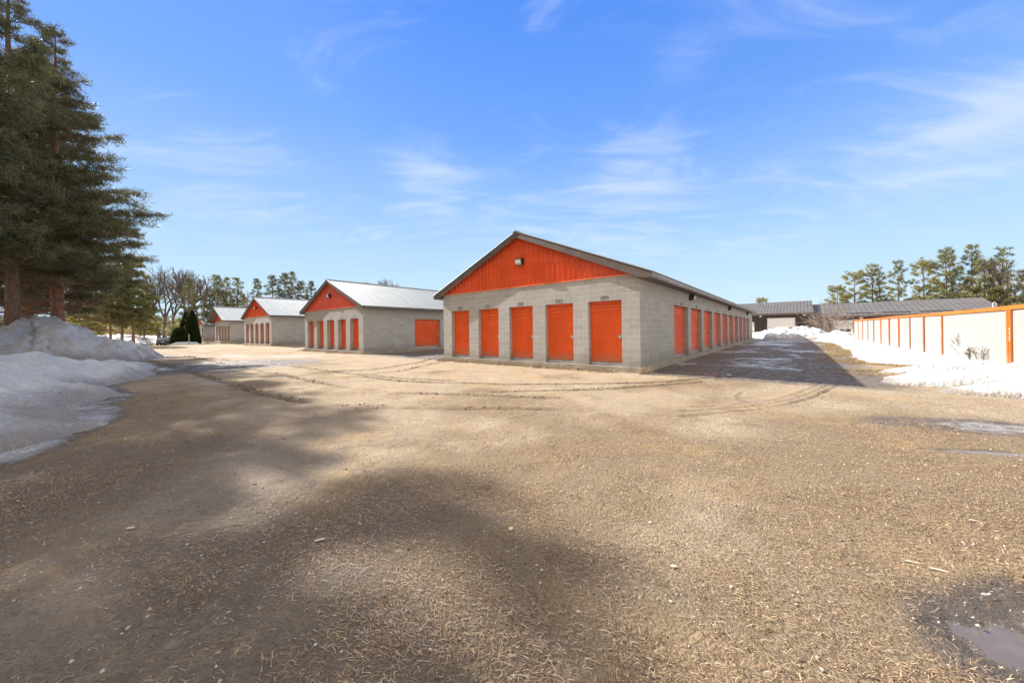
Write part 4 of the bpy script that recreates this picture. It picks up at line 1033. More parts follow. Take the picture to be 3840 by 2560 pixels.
heap([rr2(2800, 1262, 42.5, 2.6), rr2(2835, 1249, 43, 3.2), rr2(2885, 1243, 43, 3.6), rr2(2910, 1236, 42, 3.7), rr2(2945, 1232, 41, 3.7), rr2(2985, 1234, 40.5, 3.6), rr2(3015, 1229, 40, 3.6), rr2(3045, 1236, 40, 3.4), rr2(3085, 1245, 40, 3.0), rr2(3110, 1251, 39, 2.6)],
     23, 45, 33, 50, .09, .34, 53, .75, label='long white snow pile across the end of the lane in front of the overhead door', chunks=.20, dirt=.12, rough_edge=.2)
heap([rr2(3108, 1256, 38, 1.8), rr2(3128, 1246, 37.5, 2.6), rr2(3145, 1241, 37, 2.8), rr2(3168, 1247, 36.5, 2.6), rr2(3196, 1261, 36, 1.8)], 27, 40, 31, 43, .08, .26, 59, .75, label='pointed white snow pile beside the far end of the panel fence', chunks=.18, dirt=.03, rough_edge=.18)
# snow strip that follows the fence
def band():
    edge = [(3051, 1277), (3128, 1286), (3174, 1309), (3204, 1336), (3254, 1359), (3273, 1390), (3308, 1413), (3357, 1436), (3419, 1460), (3490, 1489), (3579, 1502), (3679, 1505), (3735, 1496), (3780, 1462), (3850, 1415), (4000, 1400)]
    E = np.array([onground(a, b, .03) for a, b in edge])
    # parameter along the fence: project on its direction
    dr = FD; o0 = FP[-2]; tE = (E - o0) @ dr; nE = (E - o0) @ FN
    fo = np.argsort(tE); tE, nE = tE[fo], nE[fo]
    step = .055; T = np.arange(-42, 7.4, step); Wd = np.arange(-1.2, 8.5, step); TT, WW = np.meshgrid(T, Wd)
    wid = np.interp(TT, tE, nE)*sstep(6.6, 5.2, TT) + (fbm(TT*.9, WW*.9, 4, 81)-.5)*.45
    X = o0[0] + dr[0]*TT + FN[0]*WW; Y = o0[1] + dr[1]*TT + FN[1]*WW
    s = np.where(WW > 0, WW/np.maximum(wid, .2), -WW/1.1)
    prof = np.clip(1 - np.clip(s, 0, 2)**3.2, 0, 1)**.7
    h = prof*(.20*np.exp(-((WW - wid*.62)/(wid*.33+.2))**2) + .15) + prof*((fbm(TT*.8, WW*.8, 5, 83)-.5)*.14 + (fbm(TT*3.2, WW*3.2, 3, 84)-.5)*.04)
    Z = np.where(s < 1, h, -.08*sstep(1, 1.15, s)) - .004
    near = sstep(1.5, 4.5, TT)*sstep(.2, 2., WW); Z = Z + near*(fbm(TT*2, WW*2, 4, 88)-.58)*.12
    d = np.clip(sstep(.80, 1.04, s)*.85 + near*.28 + (fbm(TT*1.2, WW*1.2, 4, 86)-.5)*.6 - .05, 0, 1)
    ny, nx = TT.shape; ii = np.arange(nx*ny).reshape(ny, nx); f = np.stack([ii[:-1, :-1], ii[:-1, 1:], ii[1:, 1:], ii[1:, :-1]], -1).reshape(-1, 4)
    f = f[s.ravel()[f].min(1) < 1.1]; used = np.unique(f); mp = -np.ones(nx*ny, int); mp[used] = np.arange(len(used))
    V = np.stack([X.ravel(), Y.ravel(), Z.ravel()], 1)[used]; ff = mp[f][:, ::-1]
    o = mesh_obj('snow_bank', V, np.ascontiguousarray(ff), M['snow'], None, smooth=True)
    a = o.data.attributes.new('dirt', 'FLOAT', 'POINT'); a.data.foreach_set('value', d.ravel()[used].astype(np.float32))
    tag(o, 'bright sunlit strip of snow along the foot of the orange and white fence', 'snow bank')
    return tE, nE
bt, bn = band()

# ------------------------------------------------------------------ ground
def seg_dist(X, Y, pts):
    best = np.full(X.shape, 1e9); T = np.zeros(X.shape); acc = 0.
    for (ax, ay), (bx, by) in zip(pts, pts[1:]):
        dx, dy = bx-ax, by-ay; L = math.hypot(dx, dy); t = np.clip(((X-ax)*dx + (Y-ay)*dy)/(L*L), 0, 1); d = np.hypot(X-ax-t*dx, Y-ay-t*dy)
        m = d < best; best = np.where(m, d, best); T = np.where(m, acc + t*L, T); acc += L
    return best, T
TRACKS = [  # picture polylines, half width, depth, tread
    ([(1360,1414), (1500,1430), (1700,1438), (1900,1442), (2100,1443), (2300,1440), (2500,1432), (2650,1421), (2700,1414)], .10, 1.0, 1),
    ([(1850,1471), (2100,1465), (2300,1457), (2500,1443), (2640,1432)], .10, .7, 1),
    ([(700,1335), (900,1375), (1100,1415), (1300,1455), (1500,1475), (1700,1479), (1900,1489), (2100,1493)], .11, .55, 2),
    ([(560,1350), (800,1420), (1000,1480), (1180,1512), (1500,1530), (1700,1533), (1900,1534), (2080,1534)], .12, .6, 2),
    ([(760,1345), (1000,1362), (1300,1400), (1500,1420), (1700,1428)], .10, .6, 1),
    ([(1140,1400), (1400,1385), (1560,1362), (1640,1340), (1700,1322)], .12, .5, 1),
    ([(1250,1420), (1500,1392), (1640,1360), (1760,1345)], .10, .4, 1),
    ([(2550,1560), (2680,1549), (2850,1536), (2960,1515), (3060,1487), (3130,1450), (3160,1415)], .05, .5, 0),
    ([(2550,1540), (2700,1534), (2850,1520), (2950,1502), (3040,1475), (3100,1445)], .05, .45, 0),
    ([(2600,1525), (2750,1518), (2880,1503), (2980,1480), (3050,1452), (3080,1430)], .05, .4, 0),
    ([(2640,1556), (2820,1541), (2930,1523), (3040,1496), (3110,1460)], .04, .45, 0),
    ([(2780,1470), (2765,1490), (2800,1510), (2860,1530)], .06, .5, 0),
    ([(2460,1400), (2600,1372), (2750,1330), (2830,1300)], .14, .5, 0), ([(2700,1425), (2850,1370), (2930,1320), (2950,1290)], .16, .6, 0), ([(2960,1440), (3000,1380), (3010,1320), (2990,1288)], .16, .5, 0)]
TRW = [([tuple(onground(a, b)) for a, b in pts], w, dpt, tr) for pts, w, dpt, tr in TRACKS]
def alley(X, Y):
    u = (X-ORG[0])*DU[0] + (Y-ORG[1])*DU[1]; v = (X-ORG[0])*DN[0] + (Y-ORG[1])*DN[1]; return u, v
def gauss(X, Y, c, rx, ry, ang=0.):
    dx, dy = X-c[0], Y-c[1]; ca, sa = math.cos(ang), math.sin(ang); return np.exp(-(((dx*ca + dy*sa)/rx)**2 + ((-dx*sa + dy*ca)/ry)**2))
def fields(X, Y):
    u, v = alley(X, Y); n1 = fbm(X*.5, Y*.5, 5, 101); n2 = fbm(X*1.7, Y*1.7, 4, 103); n3 = fbm(X*.18, Y*.18, 4, 105)
    al = sstep(.3, -.3, u)*sstep(-7.0, -5.4, u + (n1-.5)*1.6)*sstep(-.9, .3, v + u*.04)*sstep(41, 38.5, v)
    gap = sstep(9.6, 10.0, u)*sstep(18.6, 18.2, u)*sstep(-.6, .6, v)
    al2 = np.maximum(al, gap)
    sL, _ = ridge_height(X, Y, left_ridge); sP, _ = ridge_height(X, Y, pile_ridge)
    R = np.hypot(X, Y-.0)
    litter = np.clip(sstep(11., 4.0, R + (n1-.5)*5) * .62 + sstep(1.0, 4.5, X - Y*.12)*sstep(14, 6, R)*.35 + sstep(-3, -9, X)*sstep(14, 7, Y)*.35 + (n1-.5)*2.2, 0, 1)
    t = (X-FP[-2][0])*FD[0] + (Y-FP[-2][1])*FD[1]; w = (X-FP[-2][0])*FN[0] + (Y-FP[-2][1])*FN[1]; ew = np.interp(t, bt, bn)
    grass = sstep(3.4, .9, w - ew + (n1-.5)*1.4)*sstep(5, 1, t)*sstep(-46, -40, t)
    for (gx, gy, ga, gb, ang) in ((2450, 2330, .45, .22, -.4), (2700, 2150, .5, .25, -.5), (3050, 2060, .5, .3, -.5), (2250, 2480, .3, .15, -.4), (1950, 1990, .5, .25, .3), (1300, 1960, .4, .25, .2)):
        grass = np.maximum(grass, gauss(X, Y, onground(gx, gy), ga, gb, ang)*.62)
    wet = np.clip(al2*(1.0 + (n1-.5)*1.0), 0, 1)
    wet = np.maximum(wet, np.clip(gauss(X, Y, (-3.6, 2.6), 4.6, 2.4, -.5)*.85 + (n2-.5)*.8 - .12, 0, .42))  # tree shade at lower left, deepened here through the ground colour
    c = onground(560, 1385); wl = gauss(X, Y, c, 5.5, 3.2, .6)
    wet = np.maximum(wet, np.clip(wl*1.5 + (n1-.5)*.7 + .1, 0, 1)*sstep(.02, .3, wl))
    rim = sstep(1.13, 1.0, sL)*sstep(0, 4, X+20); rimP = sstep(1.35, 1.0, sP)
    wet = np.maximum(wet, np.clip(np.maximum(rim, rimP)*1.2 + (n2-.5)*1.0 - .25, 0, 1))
    br = onground(3800, 2420); pr = np.maximum(gauss(X, Y, br, .42, .34, .5), gauss(X, Y, onground(4050, 2380), .6, .4, .3))
    wet = np.maximum(wet, np.clip(pr*1.8 - .35 + (n2-.5)*.5, 0, 1))
    rgt = gauss(X, Y, onground(3880, 1610), 1.7, .5, -.35); wet = np.maximum(wet, np.clip(rgt*1.4 + (n2-.5)*.8, 0, 1)*sstep(.1, .4, rgt))
    ice = np.clip(al*(sstep(.50, .64, n2*.55 + n1*.45) * sstep(-6.2, -4, u)*1.0), 0, 1)*.9*sstep(1.5, 4.5, v)
    ice = np.maximum(ice, al*sstep(.50, .60, n1)*.8*sstep(10, 14, v)); ice = np.maximum(ice, al*sstep(30, 34, v)*sstep(.42, .5, n2))
    cg = [onground(a, b) for a, b in ((470, 1395), (800, 1440), (1180, 1410), (700, 1330), (1250, 1480), (900, 1345), (1050, 1330), (1350, 1330))]
    il = sum(gauss(X, Y, c_, a, b, -.45)*k for c_, a, b, k in zip(cg, (4.0, 3.5, 3.5, 7, 2.5, 7, 8, 9), (1.6, .8, 1.1, 2.5, .7, 2.5, 3, 3), (.72, .6, .5, .42, .4, .36, .36, .34)))
    ice = np.maximum(ice, np.clip(il, 0, 1.2)*sstep(.46, .70, fbm(X*.7+Y*.25, Y*1.5-X*.4, 5, 111) + (np.clip(il, 0, 1.2)-.5)*.35))
    ice = np.maximum(ice, np.clip(np.maximum(rim*1.15, rimP*1.0)*.85 + (n2-.5)*1.3 - .28, 0, 1))
    ice = np.maximum(ice, np.clip(rgt*1.5 - .25 + (n2-.5)*1.6, 0, 1)*.6)
    rgp = gauss(X, Y, onground(3800, 1700), .95, .10, -.30)
    pud = np.maximum.reduce([gauss(X, Y, onground(2660, 1399), 1.0, .35, -.45), gauss(X, Y, c, 2.6, 1.3, .5)*1.05, rgp*1.1, pr*.80])
    pud = np.clip(pud, 0, 1)
    beyond = sstep(24, 30, Y - X*.1)*sstep(.5, .62, n3)*.0
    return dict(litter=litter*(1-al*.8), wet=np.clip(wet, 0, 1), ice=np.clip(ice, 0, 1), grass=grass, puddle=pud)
def graded(a, b, c0, fine, growth):
    out = [c0]; s = fine; x = c0
    while x < b: x += s; s *= (1 if abs(x - c0) < 9 else growth); out.append(x)
    neg = []; s = fine; x = c0
    while x > a: x -= s; s *= (1 if abs(x - c0) < 9 else growth); neg.append(x)
    return np.array(neg[::-1] + out)
def ground():
    xs = graded(-900, 900, 0., .055, 1.018); ys = graded(-60, 1200, 8.0, .05, 1.018)
    X, Y = np.meshgrid(xs, ys); fd = fields(X, Y)
    Z = gz(X, Y); lim = sstep(80, 20, np.hypot(X, Y))
    micro = (fbm(X*2.2, Y*2.2, 4, 121)-.5)*.035 + (fbm(X*9, Y*9, 3, 123)-.5)*.018 + (fbm(X*.35, Y*.35, 3, 125)-.5)*.06
    tr = np.zeros(X.shape)
    for pts, w, dpt, tread in TRW:
        d, T = seg_dist(X, Y, pts); d = d + (fbm(X*3, Y*3, 3, 131)-.5)*.05
        m = sstep(w*1.5, w*.5, d)*sstep(.25, .45, fbm(X*.8, Y*.8, 3, 133) + .1); edge = np.exp(-((d - w*1.5)/(.05))**2)
        Z = Z - .030*dpt*m*lim + .022*dpt*edge*lim; tr = np.maximum(tr, m*dpt)
    flat = 1 - sstep(.3, .55, fd['puddle'])
    Z = Z + micro*lim*flat - .012*(1-flat)
    ny, nx = X.shape; ii = np.arange(nx*ny).reshape(ny, nx); f = np.stack([ii[:-1, :-1], ii[:-1, 1:], ii[1:, 1:], ii[1:, :-1]], -1).reshape(-1, 4)
    n = NT('yard_ground'); p = n.pos()
    A = {k: n.attr(k) for k in ('litter', 'wet', 'ice', 'grass', 'puddle', 'track')}
    PR = A['puddle']
    f1 = n.noise(p, 1.1, 6, .6); f2 = n.noise(p, 7, 6, .68); f3 = n.noise(p, 42, 4, .7); f4 = n.noise(p, 160, 2, .7)
    v1 = n.N('ShaderNodeTexVoronoi'); v1.inputs['Scale'].default_value = 55; n.L.new(p, v1.inputs['Vector'])
    v2 = n.N('ShaderNodeTexVoronoi'); v2.inputs['Scale'].default_value = 150; n.L.new(p, v2.inputs['Vector'])
    A['puddle'] = n.rng(n.math('ADD', PR, n.math('MULTIPLY', n.math('SUBTRACT', n.noise(p, 4.5, 8, .72), .5), .75)), .42, .72)
    sand = n.mix(n.rng(f1, .3, .7), (.56, .445, .315), (.45, .35, .24)); sand = n.mix(n.rng(f3, .42, .68, 0, .8), sand, (.25, .175, .11))
    sand = n.mix(n.rng(f4, .52, .75, 0, .7), sand, (.62, .52, .40))
    sand = n.mix(n.math('MULTIPLY', n.rng(v1.outputs['Distance'], .22, .1), .55), sand, n.mix(n.rng(v1.outputs['Color'], .2, .8), (.16, .12, .09), (.66, .60, .50)))
    # streaks of fallen needles: stretched noise in two directions
    s1 = n.noise(n.scale(p, (26, 150, 26), rot=(0, 0, .35)), 1., 3, .7, .6); s2 = n.noise(n.scale(p, (150, 30, 30), rot=(0, 0, -.2)), 1., 3, .7, .6)
    st = n.math('MAXIMUM', s1, s2)
    lit = n.mix(n.rng(st, .48, .72), (.20, .133, .078), (.68, .51, .32)); lit = n.mix(n.rng(f2, .35, .65, 0, .6), lit, (.34, .255, .17))
    lm = n.rng(n.math('ADD', n.math('ADD', n.math('MULTIPLY', A['litter'], .95), n.math('MULTIPLY', f2, .62)), n.math('MULTIPLY', st, .28)), .52, 1.02)
    c = n.mix(n.math('MULTIPLY', lm, .78), sand, lit)
    pch = n.rng(n.noise(p, .75, 8, .72), .50, .62, 0, .55); c = n.mix(pch, c, n.mix(st, (.26, .16, .075), (.70, .50, .27)))
    pc2 = n.rng(n.noise(n.scale(p, (1, 1, 1), loc=(7, 3, 0)), 1.3, 8, .75), .54, .66, 0, .42); c = n.mix(pc2, c, (.21, .145, .09))
    gold = n.mix(n.rng(st, .4, .7), (.24, .155, .075), (.60, .44, .24))
    c = n.mix(n.rng(n.math('ADD', n.math('MULTIPLY', A['grass'], .9), n.math('MULTIPLY', f2, .5)), .62, 1.05, 0, .85), c, gold)
    c = n.mix(n.math('MULTIPLY', A['track'], n.rng(f3, .35, .6, .5, 1.)), c, (.125, .088, .058))
    wet_shade_c = n.mix(n.rng(f2, .35, .65), (.085, .062, .050), (.19, .145, .11))
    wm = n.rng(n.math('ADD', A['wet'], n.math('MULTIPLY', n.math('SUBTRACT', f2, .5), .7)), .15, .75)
    c = n.mix(n.math('MULTIPLY', wm, .88), c, wet_shade_c)
    ic = n.mix(n.rng(f2, .3, .7), (.50, .50, .50), (.34, .33, .325))
    im = n.rng(n.math('ADD', A['ice'], n.math('MULTIPLY', n.math('SUBTRACT', f2, .5), 1.1)), .35, .85)
    c = n.mix(n.math('MULTIPLY', im, .88), c, ic)
    c = n.mix(n.math('MULTIPLY', A['puddle'], .75), c, (.12, .095, .075))
    n.L.new(c, n.b.inputs['Base Color'])
    ro = n.math('SUBTRACT', .95, n.math('MULTIPLY', wm, n.rng(f2, .4, .6, .12, .48))); 
    ro = n.math('SUBTRACT', ro, n.math('MULTIPLY', im, .30)); ro = n.math('MAXIMUM', ro, .2)
    pm = n.N('ShaderNodeMix', data_type='FLOAT'); n.L.new(A['puddle'], pm.inputs[0]); n.L.new(ro, pm.inputs[2]); pm.inputs[3].default_value = .13
    n.L.new(pm.outputs[0], n.b.inputs['Roughness'])
    sp = n.math('ADD', .15, n.math('MULTIPLY', wm, .4)); n.L.new(n.math('ADD', sp, n.math('MULTIPLY', A['puddle'], .15), clamp=True), n.b.inputs['Specular IOR Level'])
    h = n.math('ADD', n.math('MULTIPLY', f3, .7), n.math('MULTIPLY', f2, 1.1)); h = n.math('ADD', h, n.math('MULTIPLY', f4, .25)); h = n.math('ADD', h, n.math('MULTIPLY', v1.outputs['Distance'], -.35))
    h = n.math('ADD', h, n.math('MULTIPLY', n.math('MULTIPLY', st, lm), .5)); h = n.math('MULTIPLY', h, n.math('SUBTRACT', 1., A['puddle'])); h = n.math('MULTIPLY', h, n.math('SUBTRACT', 1., n.math('MULTIPLY', im, .6)))
    n.L.new(n.bump(h, 1., .055), n.b.inputs['Normal'])
    V = np.stack([X.ravel(), Y.ravel(), Z.ravel()], 1)
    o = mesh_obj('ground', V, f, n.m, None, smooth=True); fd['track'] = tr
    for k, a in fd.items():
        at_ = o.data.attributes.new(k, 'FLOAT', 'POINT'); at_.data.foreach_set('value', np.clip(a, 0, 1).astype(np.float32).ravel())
    tag(o, kind='structure'); return o
ground()

# clods thrown up along the tracks (nobody could count them)
M['clod'] = simple('damp_clods', (.20, .145, .10), .9, nz=.3, sc=3)
def lumps(P, R, rs, name, mat, squash=.7):
    base = np.array([(1,0,0),(-1,0,0),(0,1,0),(0,-1,0),(0,0,1),(0,0,-1)], float); fc = np.array([(0,2,4),(2,1,4),(1,3,4),(3,0,4),(2,0,5),(1,2,5),(3,1,5),(0,3,5)])
    m = len(P); v = base[None]*(.6 + .6*rs.rand(m, 6, 1)); a = rs.rand(m)*6.28; ca, sa = np.cos(a)[:, None], np.sin(a)[:, None]
    x = v[..., 0]*ca - v[..., 1]*sa*.7; y = v[..., 0]*sa + v[..., 1]*ca*.7; v = np.stack([x, y, v[..., 2]*squash], -1)*R[:, None, None] + P[:, None]
    f = (fc[None] + (np.arange(m)*6)[:, None, None]).reshape(-1, 3); return mesh_obj(name, v.reshape(-1, 3), f, mat)
rs = np.random.RandomState(91); PP = []; RR = []
for pts, w, dpt, tread in TRW[:7]:
    acc = 0
    for (ax, ay), (bx, by) in zip(pts, pts[1:]):
        L = math.hypot(bx-ax, by-ay); nn = int(L/.055); nrm = np.array([-(by-ay), bx-ax])/L
        for i in range(nn):
            t = (i + rs.rand()*.4)/nn; x, y = ax + (bx-ax)*t, ay + (by-ay)*t
            if fbm(np.array([x*.8]), np.array([y*.8]), 3, 133)[0] < .38: continue
            for s_ in ((-1, 1) if tread == 2 else (1,)):
                o_ = nrm*(s_*w*(.9 + .45*rs.normal())); 
                if rs.rand() < .8: PP.append((x+o_[0], y+o_[1], float(gz(x, y)) + .008)); RR.append(.014 + .026*rs.rand()**2)
o = lumps(np.array(PP), np.array(RR), rs, 'mud_clods', M['clod']); tag(o, 'small damp clods of earth along the tyre tracks', 'clods', kind='stuff')

# fallen needles and grit near the camera
def needles(n_, seed):
    rs = np.random.RandomState(seed); r = .9 + 7.6*rs.rand(n_*3)**.8; a = math.radians(-28) + math.radians(236)*rs.rand(n_*3); X = r*np.cos(a); Y = r*np.sin(a)
    Y = np.abs(Y) + 0.
    dens = fields(X, Y); k = (rs.rand(len(X)) < np.clip(dens['litter']*1.15 - .06, .04, 1)*np.clip(fbm(X*2.4, Y*2.4, 3, 141)*2.4 - .55, .05, 1)) & (dens['puddle'] + rs.rand(len(X))*.35 < .62) & (dens['ice'] < .6); X, Y = X[k][:n_], Y[k][:n_]
    m = len(X); L = .014 + .034*rs.rand(m)**1.5; th = rs.rand(m)*6.28; flow = 2.75 + (fbm(X*.6, Y*.6, 2, 143)-.5)*3; th = np.where(rs.rand(m) < .55, flow + rs.normal(size=m)*.5, th)
    Z = gz(X, Y) + (fbm(X*2.2, Y*2.2, 4, 121)-.5)*.035 + (fbm(X*9, Y*9, 3, 123)-.5)*.018 + (fbm(X*.35, Y*.35, 3, 125)-.5)*.06 + .006
    d = np.stack([np.cos(th), np.sin(th), rs.normal(size=m)*.10], 1); s = np.stack([-np.sin(th), np.cos(th), np.zeros(m)], 1); w = (.0007 + .0008*rs.rand(m))[:, None]
    bow = (rs.normal(size=m)*.035)[:, None]; c = np.stack([X, Y, Z], 1)
    a0, a1, a2 = c - d*L[:, None]*.5, c + s*bow*L[:, None] + np.array([0, 0, .004]), c + d*L[:, None]*.5
    v = np.stack([a0 - s*w, a0 + s*w, a1 + s*w, a1 - s*w, a2 - s*w*.5, a2 + s*w*.5], 1).reshape(-1, 3); b = (np.arange(m)*6)[:, None]
    f = np.stack([b + np.array([0, 3, 2, 1]), b + np.array([3, 4, 5, 2])], 1).reshape(-1, 4)
    nt = NT('fallen_needles'); t = nt.attr('tone'); cc = nt.mix(nt.rng(t, 0, .6), (.15, .09, .05), (.40, .26, .14)); cc = nt.mix(nt.rng(t, .6, 1), cc, (.66, .52, .34)); nt.L.new(cc, nt.b.inputs['Base Color']); nt.set(Roughness=.6)
    o = mesh_obj('fallen_needles', v, f, nt.m); a_ = o.data.attributes.new('tone', 'FLOAT', 'POINT'); a_.data.foreach_set('value', np.repeat(np.clip(rs.rand(m)*.9 + rs.normal(size=m)*.1, 0, 1), 6).astype(np.float32))
    tag(o, 'brown fallen pine needles scattered over the foreground gravel', 'pine needles', kind='stuff')
needles(260000, 5)
rs = np.random.RandomState(17); m = 16000; r = .9 + 11*rs.rand(m)**.8; a = math.radians(10) + math.radians(160)*rs.rand(m); X, Y = r*np.cos(a), r*np.sin(a)
Z = gz(X, Y) + (fbm(X*2.2, Y*2.2, 4, 121)-.5)*.035 + (fbm(X*.35, Y*.35, 3, 125)-.5)*.06 + .002
n = NT('pebbles'); v = n.N('ShaderNodeTexVoronoi'); v.inputs['Scale'].default_value = 12; n.L.new(n.pos(), v.inputs['Vector']); n.L.new(n.mix(n.rng(v.outputs['Color'], .1, .9), (.16, .125, .10), (.60, .55, .47)), n.b.inputs['Base Color']); n.set(Roughness=.8)
o = lumps(np.stack([X, Y, Z], 1), .0025 + .015*rs.rand(m)**5 + .002*rs.rand(m), rs, 'pebbles', n.m, .6); tag(o, 'pale pebbles and grit on the yard', 'pebbles', kind='stuff')
# wood chips: a few that can be told apart
M['chip'] = simple('pale_wood_chip', (.62, .52, .42), .8, nz=.2)
for i, (px, py, L, w, rz, lab) in enumerate([(3420, 2115, .085, .014, -.35, 'long thin pale wood splinter near the puddle at lower right'), (1200, 2030, .07, .018, .6, 'pale wood sliver in the shaded ground at lower left'), (490, 1985, .05, .02, .4, 'flat pale bark flake far left in the shade'),
        (3520, 2145, .09, .016, -.45, 'pale stick lying at the puddle edge'), (1915, 1988, .045, .03, .9, 'pale torn leaf on the sunlit gravel'), (3650, 1958, .06, .016, -.3, 'white wood sliver at the right side of the yard'), (2526, 2130, .035, .022, -.3, 'small white chip among the golden needles')]):
    p = onground(px, py); mb = MB(); k = L/2
    mb.prism([(-k, -w*.2), (-k*.6, -w*.5), (k*.7, -w*.35), (k, 0), (k*.6, w*.5), (-k*.5, w*.4)], 0, .006, 'z'); o = mb.build('wood_chip', M['chip']); o.location = (p[0], p[1], float(gz(*p)) + .012); o.rotation_euler = (.05, .08, rz); tag(o, lab, 'wood chip')
# dead leaves along the foot of the slab
rs = np.random.RandomState(33); P = []
for i in range(2600):
    if i % 2: u, v = rs.rand()*10.2 - .2, -.14 - abs(rs.normal())*.16
    else: q = rs.rand()*9.8 + 18.4; u, v = q, .4 - .14 - abs(rs.normal())*.25
    p = UV2(u, v)
    if vnoise(np.array([u*1.3]), np.array([3.]), 5)[0] < .38: continue
    P.append((p[0], p[1], float(gz(*p)) + .02 + .03*rs.rand()))
P = np.array(P); v, f, tn = tufts_np(P, rs, .07, .02, 3, up=.1, jit=.2)
foliage('dead_leaves', v, f, tn, mat_leaf('dead_leaves', (.16, .10, .06), (.34, .24, .14), (.50, .38, .24), .1), None)
tag(bpy.data.objects['dead_leaves'], 'dry leaves and grass blown against the concrete slabs', 'dead leaves', kind='stuff')
# dry grass by the snow on the right
rs = np.random.RandomState(35); T = 3 - 33*rs.rand(26000)**1.5; Wd = np.interp(T, bt, bn) + np.abs(rs.normal(size=26000))*.8 - .12; X = FP[-2][0] + FD[0]*T + FN[0]*Wd; Y = FP[-2][1] + FD[1]*T + FN[1]*Wd
k = fbm(X*1.1, Y*1.1, 3, 151) > .47; X, Y = X[k], Y[k]; P = np.stack([X, Y, gz(X, Y) + .0], 1)
v, f, tn = tufts_np(P, rs, .055, .007, 4, up=.5, jit=.15); foliage('dry_grass', v, f, tn, mat_leaf('dry_grass', (.16, .10, .04), (.36, .25, .11), (.52, .40, .20), .2), None)
tag(bpy.data.objects['dry_grass'], 'short golden dry grass along the edge of the snow strip', 'grass', kind='stuff')
# dead turf on the right behind the melting snow
rs = np.random.RandomState(36); c = onground(3850, 1480); X = c[0] + .2 + rs.rand(16000)*2.6; Y = c[1] + rs.normal(size=16000)*.55 + .1; k = (fbm(X*1.6, Y*1.6, 3, 153) + (X-c[0])*.12 > .5); X, Y = X[k], Y[k]
v, f, tn = tufts_np(np.stack([X, Y, np.full(len(X), .06) + .05*fbm(X*2, Y*2, 3, 5)], 1), rs, .10, .010, 4, up=.3, jit=.3); foliage('dead_turf', v, f, tn, M['tan'] if False else bpy.data.materials['dry_grass'], None)
tag(bpy.data.objects['dead_turf'], 'matted dead turf at the right edge where the snow has melted', 'grass', kind='stuff')

# thickets far behind: bare brush that reads as one mass
def thicket(name, pts, dens, h, mat, seed, label, depth=8.):
    rs = np.random.RandomState(seed); segs = []
    for (ax, ay), (bx, by) in zip(pts, pts[1:]):
        L = math.hypot(bx-ax, by-ay)
        for i in range(int(L*dens)):
            t = rs.rand(); x, y = ax + (bx-ax)*t + rs.normal()*.5, ay + (by-ay)*t + depth*rs.rand(); z = float(gz(x, y)); hh = h*(.45 + .8*rs.rand()*vnoise(np.array([x*.25]), np.array([y*.25]), 3)[0]*1.4)
            d = np.array([rs.normal()*.25, rs.normal()*.25, 1.]); q = np.array([x, y, z])
            for j in range(4):
                e = q + d*hh/4; segs.append(np.r_[q, e, .030*(1-j*.2), .030*(.8-j*.2)]); q = e; d = d + np.array([rs.normal()*.25, rs.normal()*.25, 0])
                for w in range(4):
                    e2 = q + (d*.5 + rs.normal(size=3)*.6)*hh*.24; segs.append(np.r_[q, e2, .014, .008])
                    e3 = e2 + (d*.5 + rs.normal(size=3)*.6)*hh*.14; segs.append(np.r_[e2, e3, .010, .006])
    V, Fc = tubes_np(np.array(segs), 3); o = mesh_obj(name, V, Fc, mat); return tag(o, label, 'brush', kind='stuff')
A = lambda px, Y: tuple(at(px, Y))
M['brush'] = mat_bark('brush_twigs', (.17, .135, .115), (.30, .25, .215), (2, 2, 2))
thicket('brush', [A(-500, 48), A(330, 66), A(520, 76), A(660, 80), A(790, 86)], 3.4, 4.6, M['brush'], 201, 'grey brown leafless thicket behind the left end of the yard')
thicket('brush', [A(790, 90), A(1100, 100), A(1700, 112), A(2100, 115)], 1.6, 5.0, M['brush'], 202, 'leafless brush far behind the storage buildings')
rs = np.random.RandomState(77); P = []
for i in range(1500):
    px = -300 + 1000*rs.rand(); Yd = 60 + 26*rs.rand(); p = at(px, Yd); hh = 1.2 + 3.4*vnoise(np.array([p[0]*.12]), np.array([p[1]*.12]), 9)[0]*rs.rand()
    if vnoise(np.array([p[0]*.22]), np.array([p[1]*.22]), 4)[0] > .5: P.append((p[0], p[1], float(gz(*p)) + .4 + hh*1.2))
v, f, tn = tufts_np(np.array(P), rs, .42, .10, 7, up=.3); foliage('young_conifers', v, f, tn, M['nyel'], None); tag(bpy.data.objects['young_conifers'], 'pale yellow green young conifers mixed in the left thicket', 'conifers', kind='stuff')
P = []; 
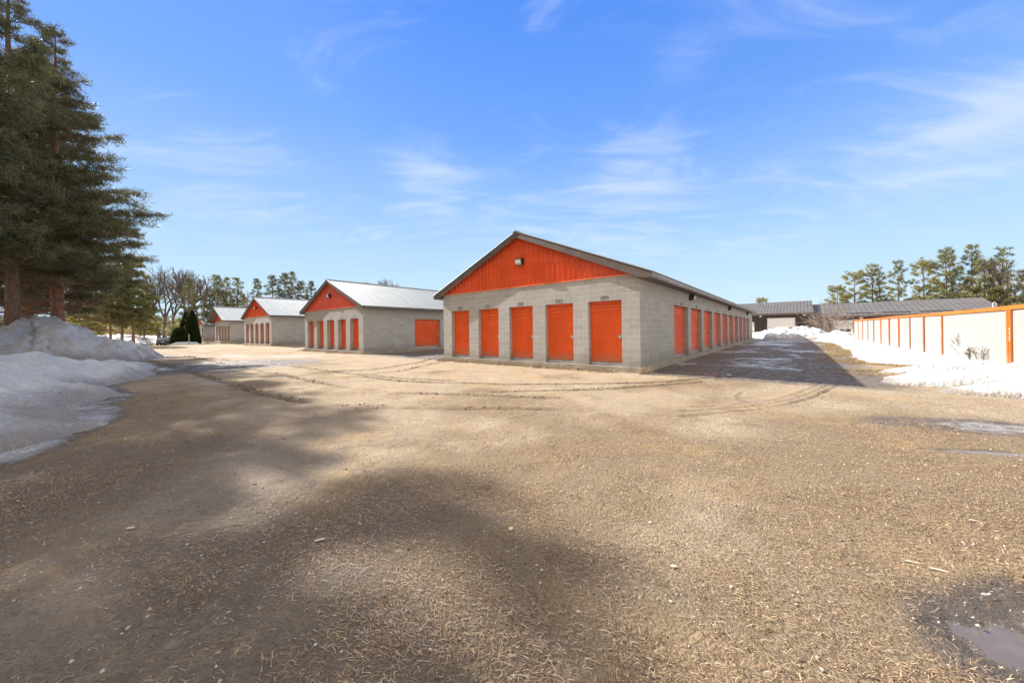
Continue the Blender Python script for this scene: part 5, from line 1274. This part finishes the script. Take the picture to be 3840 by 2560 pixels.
for i in range(15000):
    px = 3745 + 700*rs.rand(); Yd = 46 + 18*rs.rand(); p = at(px, Yd); P.append((p[0], p[1], float(gz(*p)) + .2 + 4.6*rs.rand()*(.5 + .7*vnoise(np.array([p[0]*.3]), np.array([p[1]*.3]), 8)[0])))
v, f, tn = tufts_np(np.array(P), rs, .42, .11, 7, up=.2); foliage('conifer_undergrowth', v, f, tn, M['ndark'], None); tag(bpy.data.objects['conifer_undergrowth'], 'dark conifer undergrowth behind the fence at the right edge', 'conifers', kind='stuff')
for n_, e in (('far_woods', 0),):
    P = []
    for i in range(26000):
        a = -1.75 + 3.5*rs.rand(); R = 190 + 90*rs.rand(); x, y = R*math.sin(a), R*math.cos(a); hh = 7 + 5*vnoise(np.array([a*30.]), np.array([2.]), 6)[0]; P.append((x, y, hh*rs.rand()**.8))
    v, f, tn = tufts_np(np.array(P), rs, 1.6, .5, 6, up=.4); foliage('far_woods', v, f, tn, M['nmid'], None); tag(bpy.data.objects['far_woods'], 'distant woods along the horizon', 'woods', kind='stuff')

# little matted wads of needles and stalks, clumped: they rough up the near yard
rs = np.random.RandomState(19); m = 90000; r = .9 + 13*rs.rand(m)**.75; a = math.radians(5) + math.radians(172)*rs.rand(m); X, Y = r*np.cos(a), r*np.sin(a)
fd_ = fields(X, Y); k = (rs.rand(m) < np.clip(fd_['litter']*1.0 + .05, 0, 1)*np.clip((fbm(X*2.9, Y*2.9, 4, 161)-.42)*5, .02, 1)) & (fd_['puddle'] + rs.rand(m)*.3 < .6) & (fd_['ice'] < .4)
X, Y = X[k], Y[k]; Z = gz(X, Y) + (fbm(X*2.2, Y*2.2, 4, 121)-.5)*.035 + (fbm(X*.35, Y*.35, 3, 125)-.5)*.06 + .004
v, f, tn = tufts_np(np.stack([X, Y, Z], 1), rs, .030, .0042, 6, up=.15, jit=.5); foliage('matted_litter', v, f, tn, mat_leaf('matted_litter', (.16, .10, .06), (.40, .28, .16), (.70, .55, .34), .1), None)
tag(bpy.data.objects['matted_litter'], 'matted wads of brown needles and straw over the near yard', 'litter', kind='stuff')
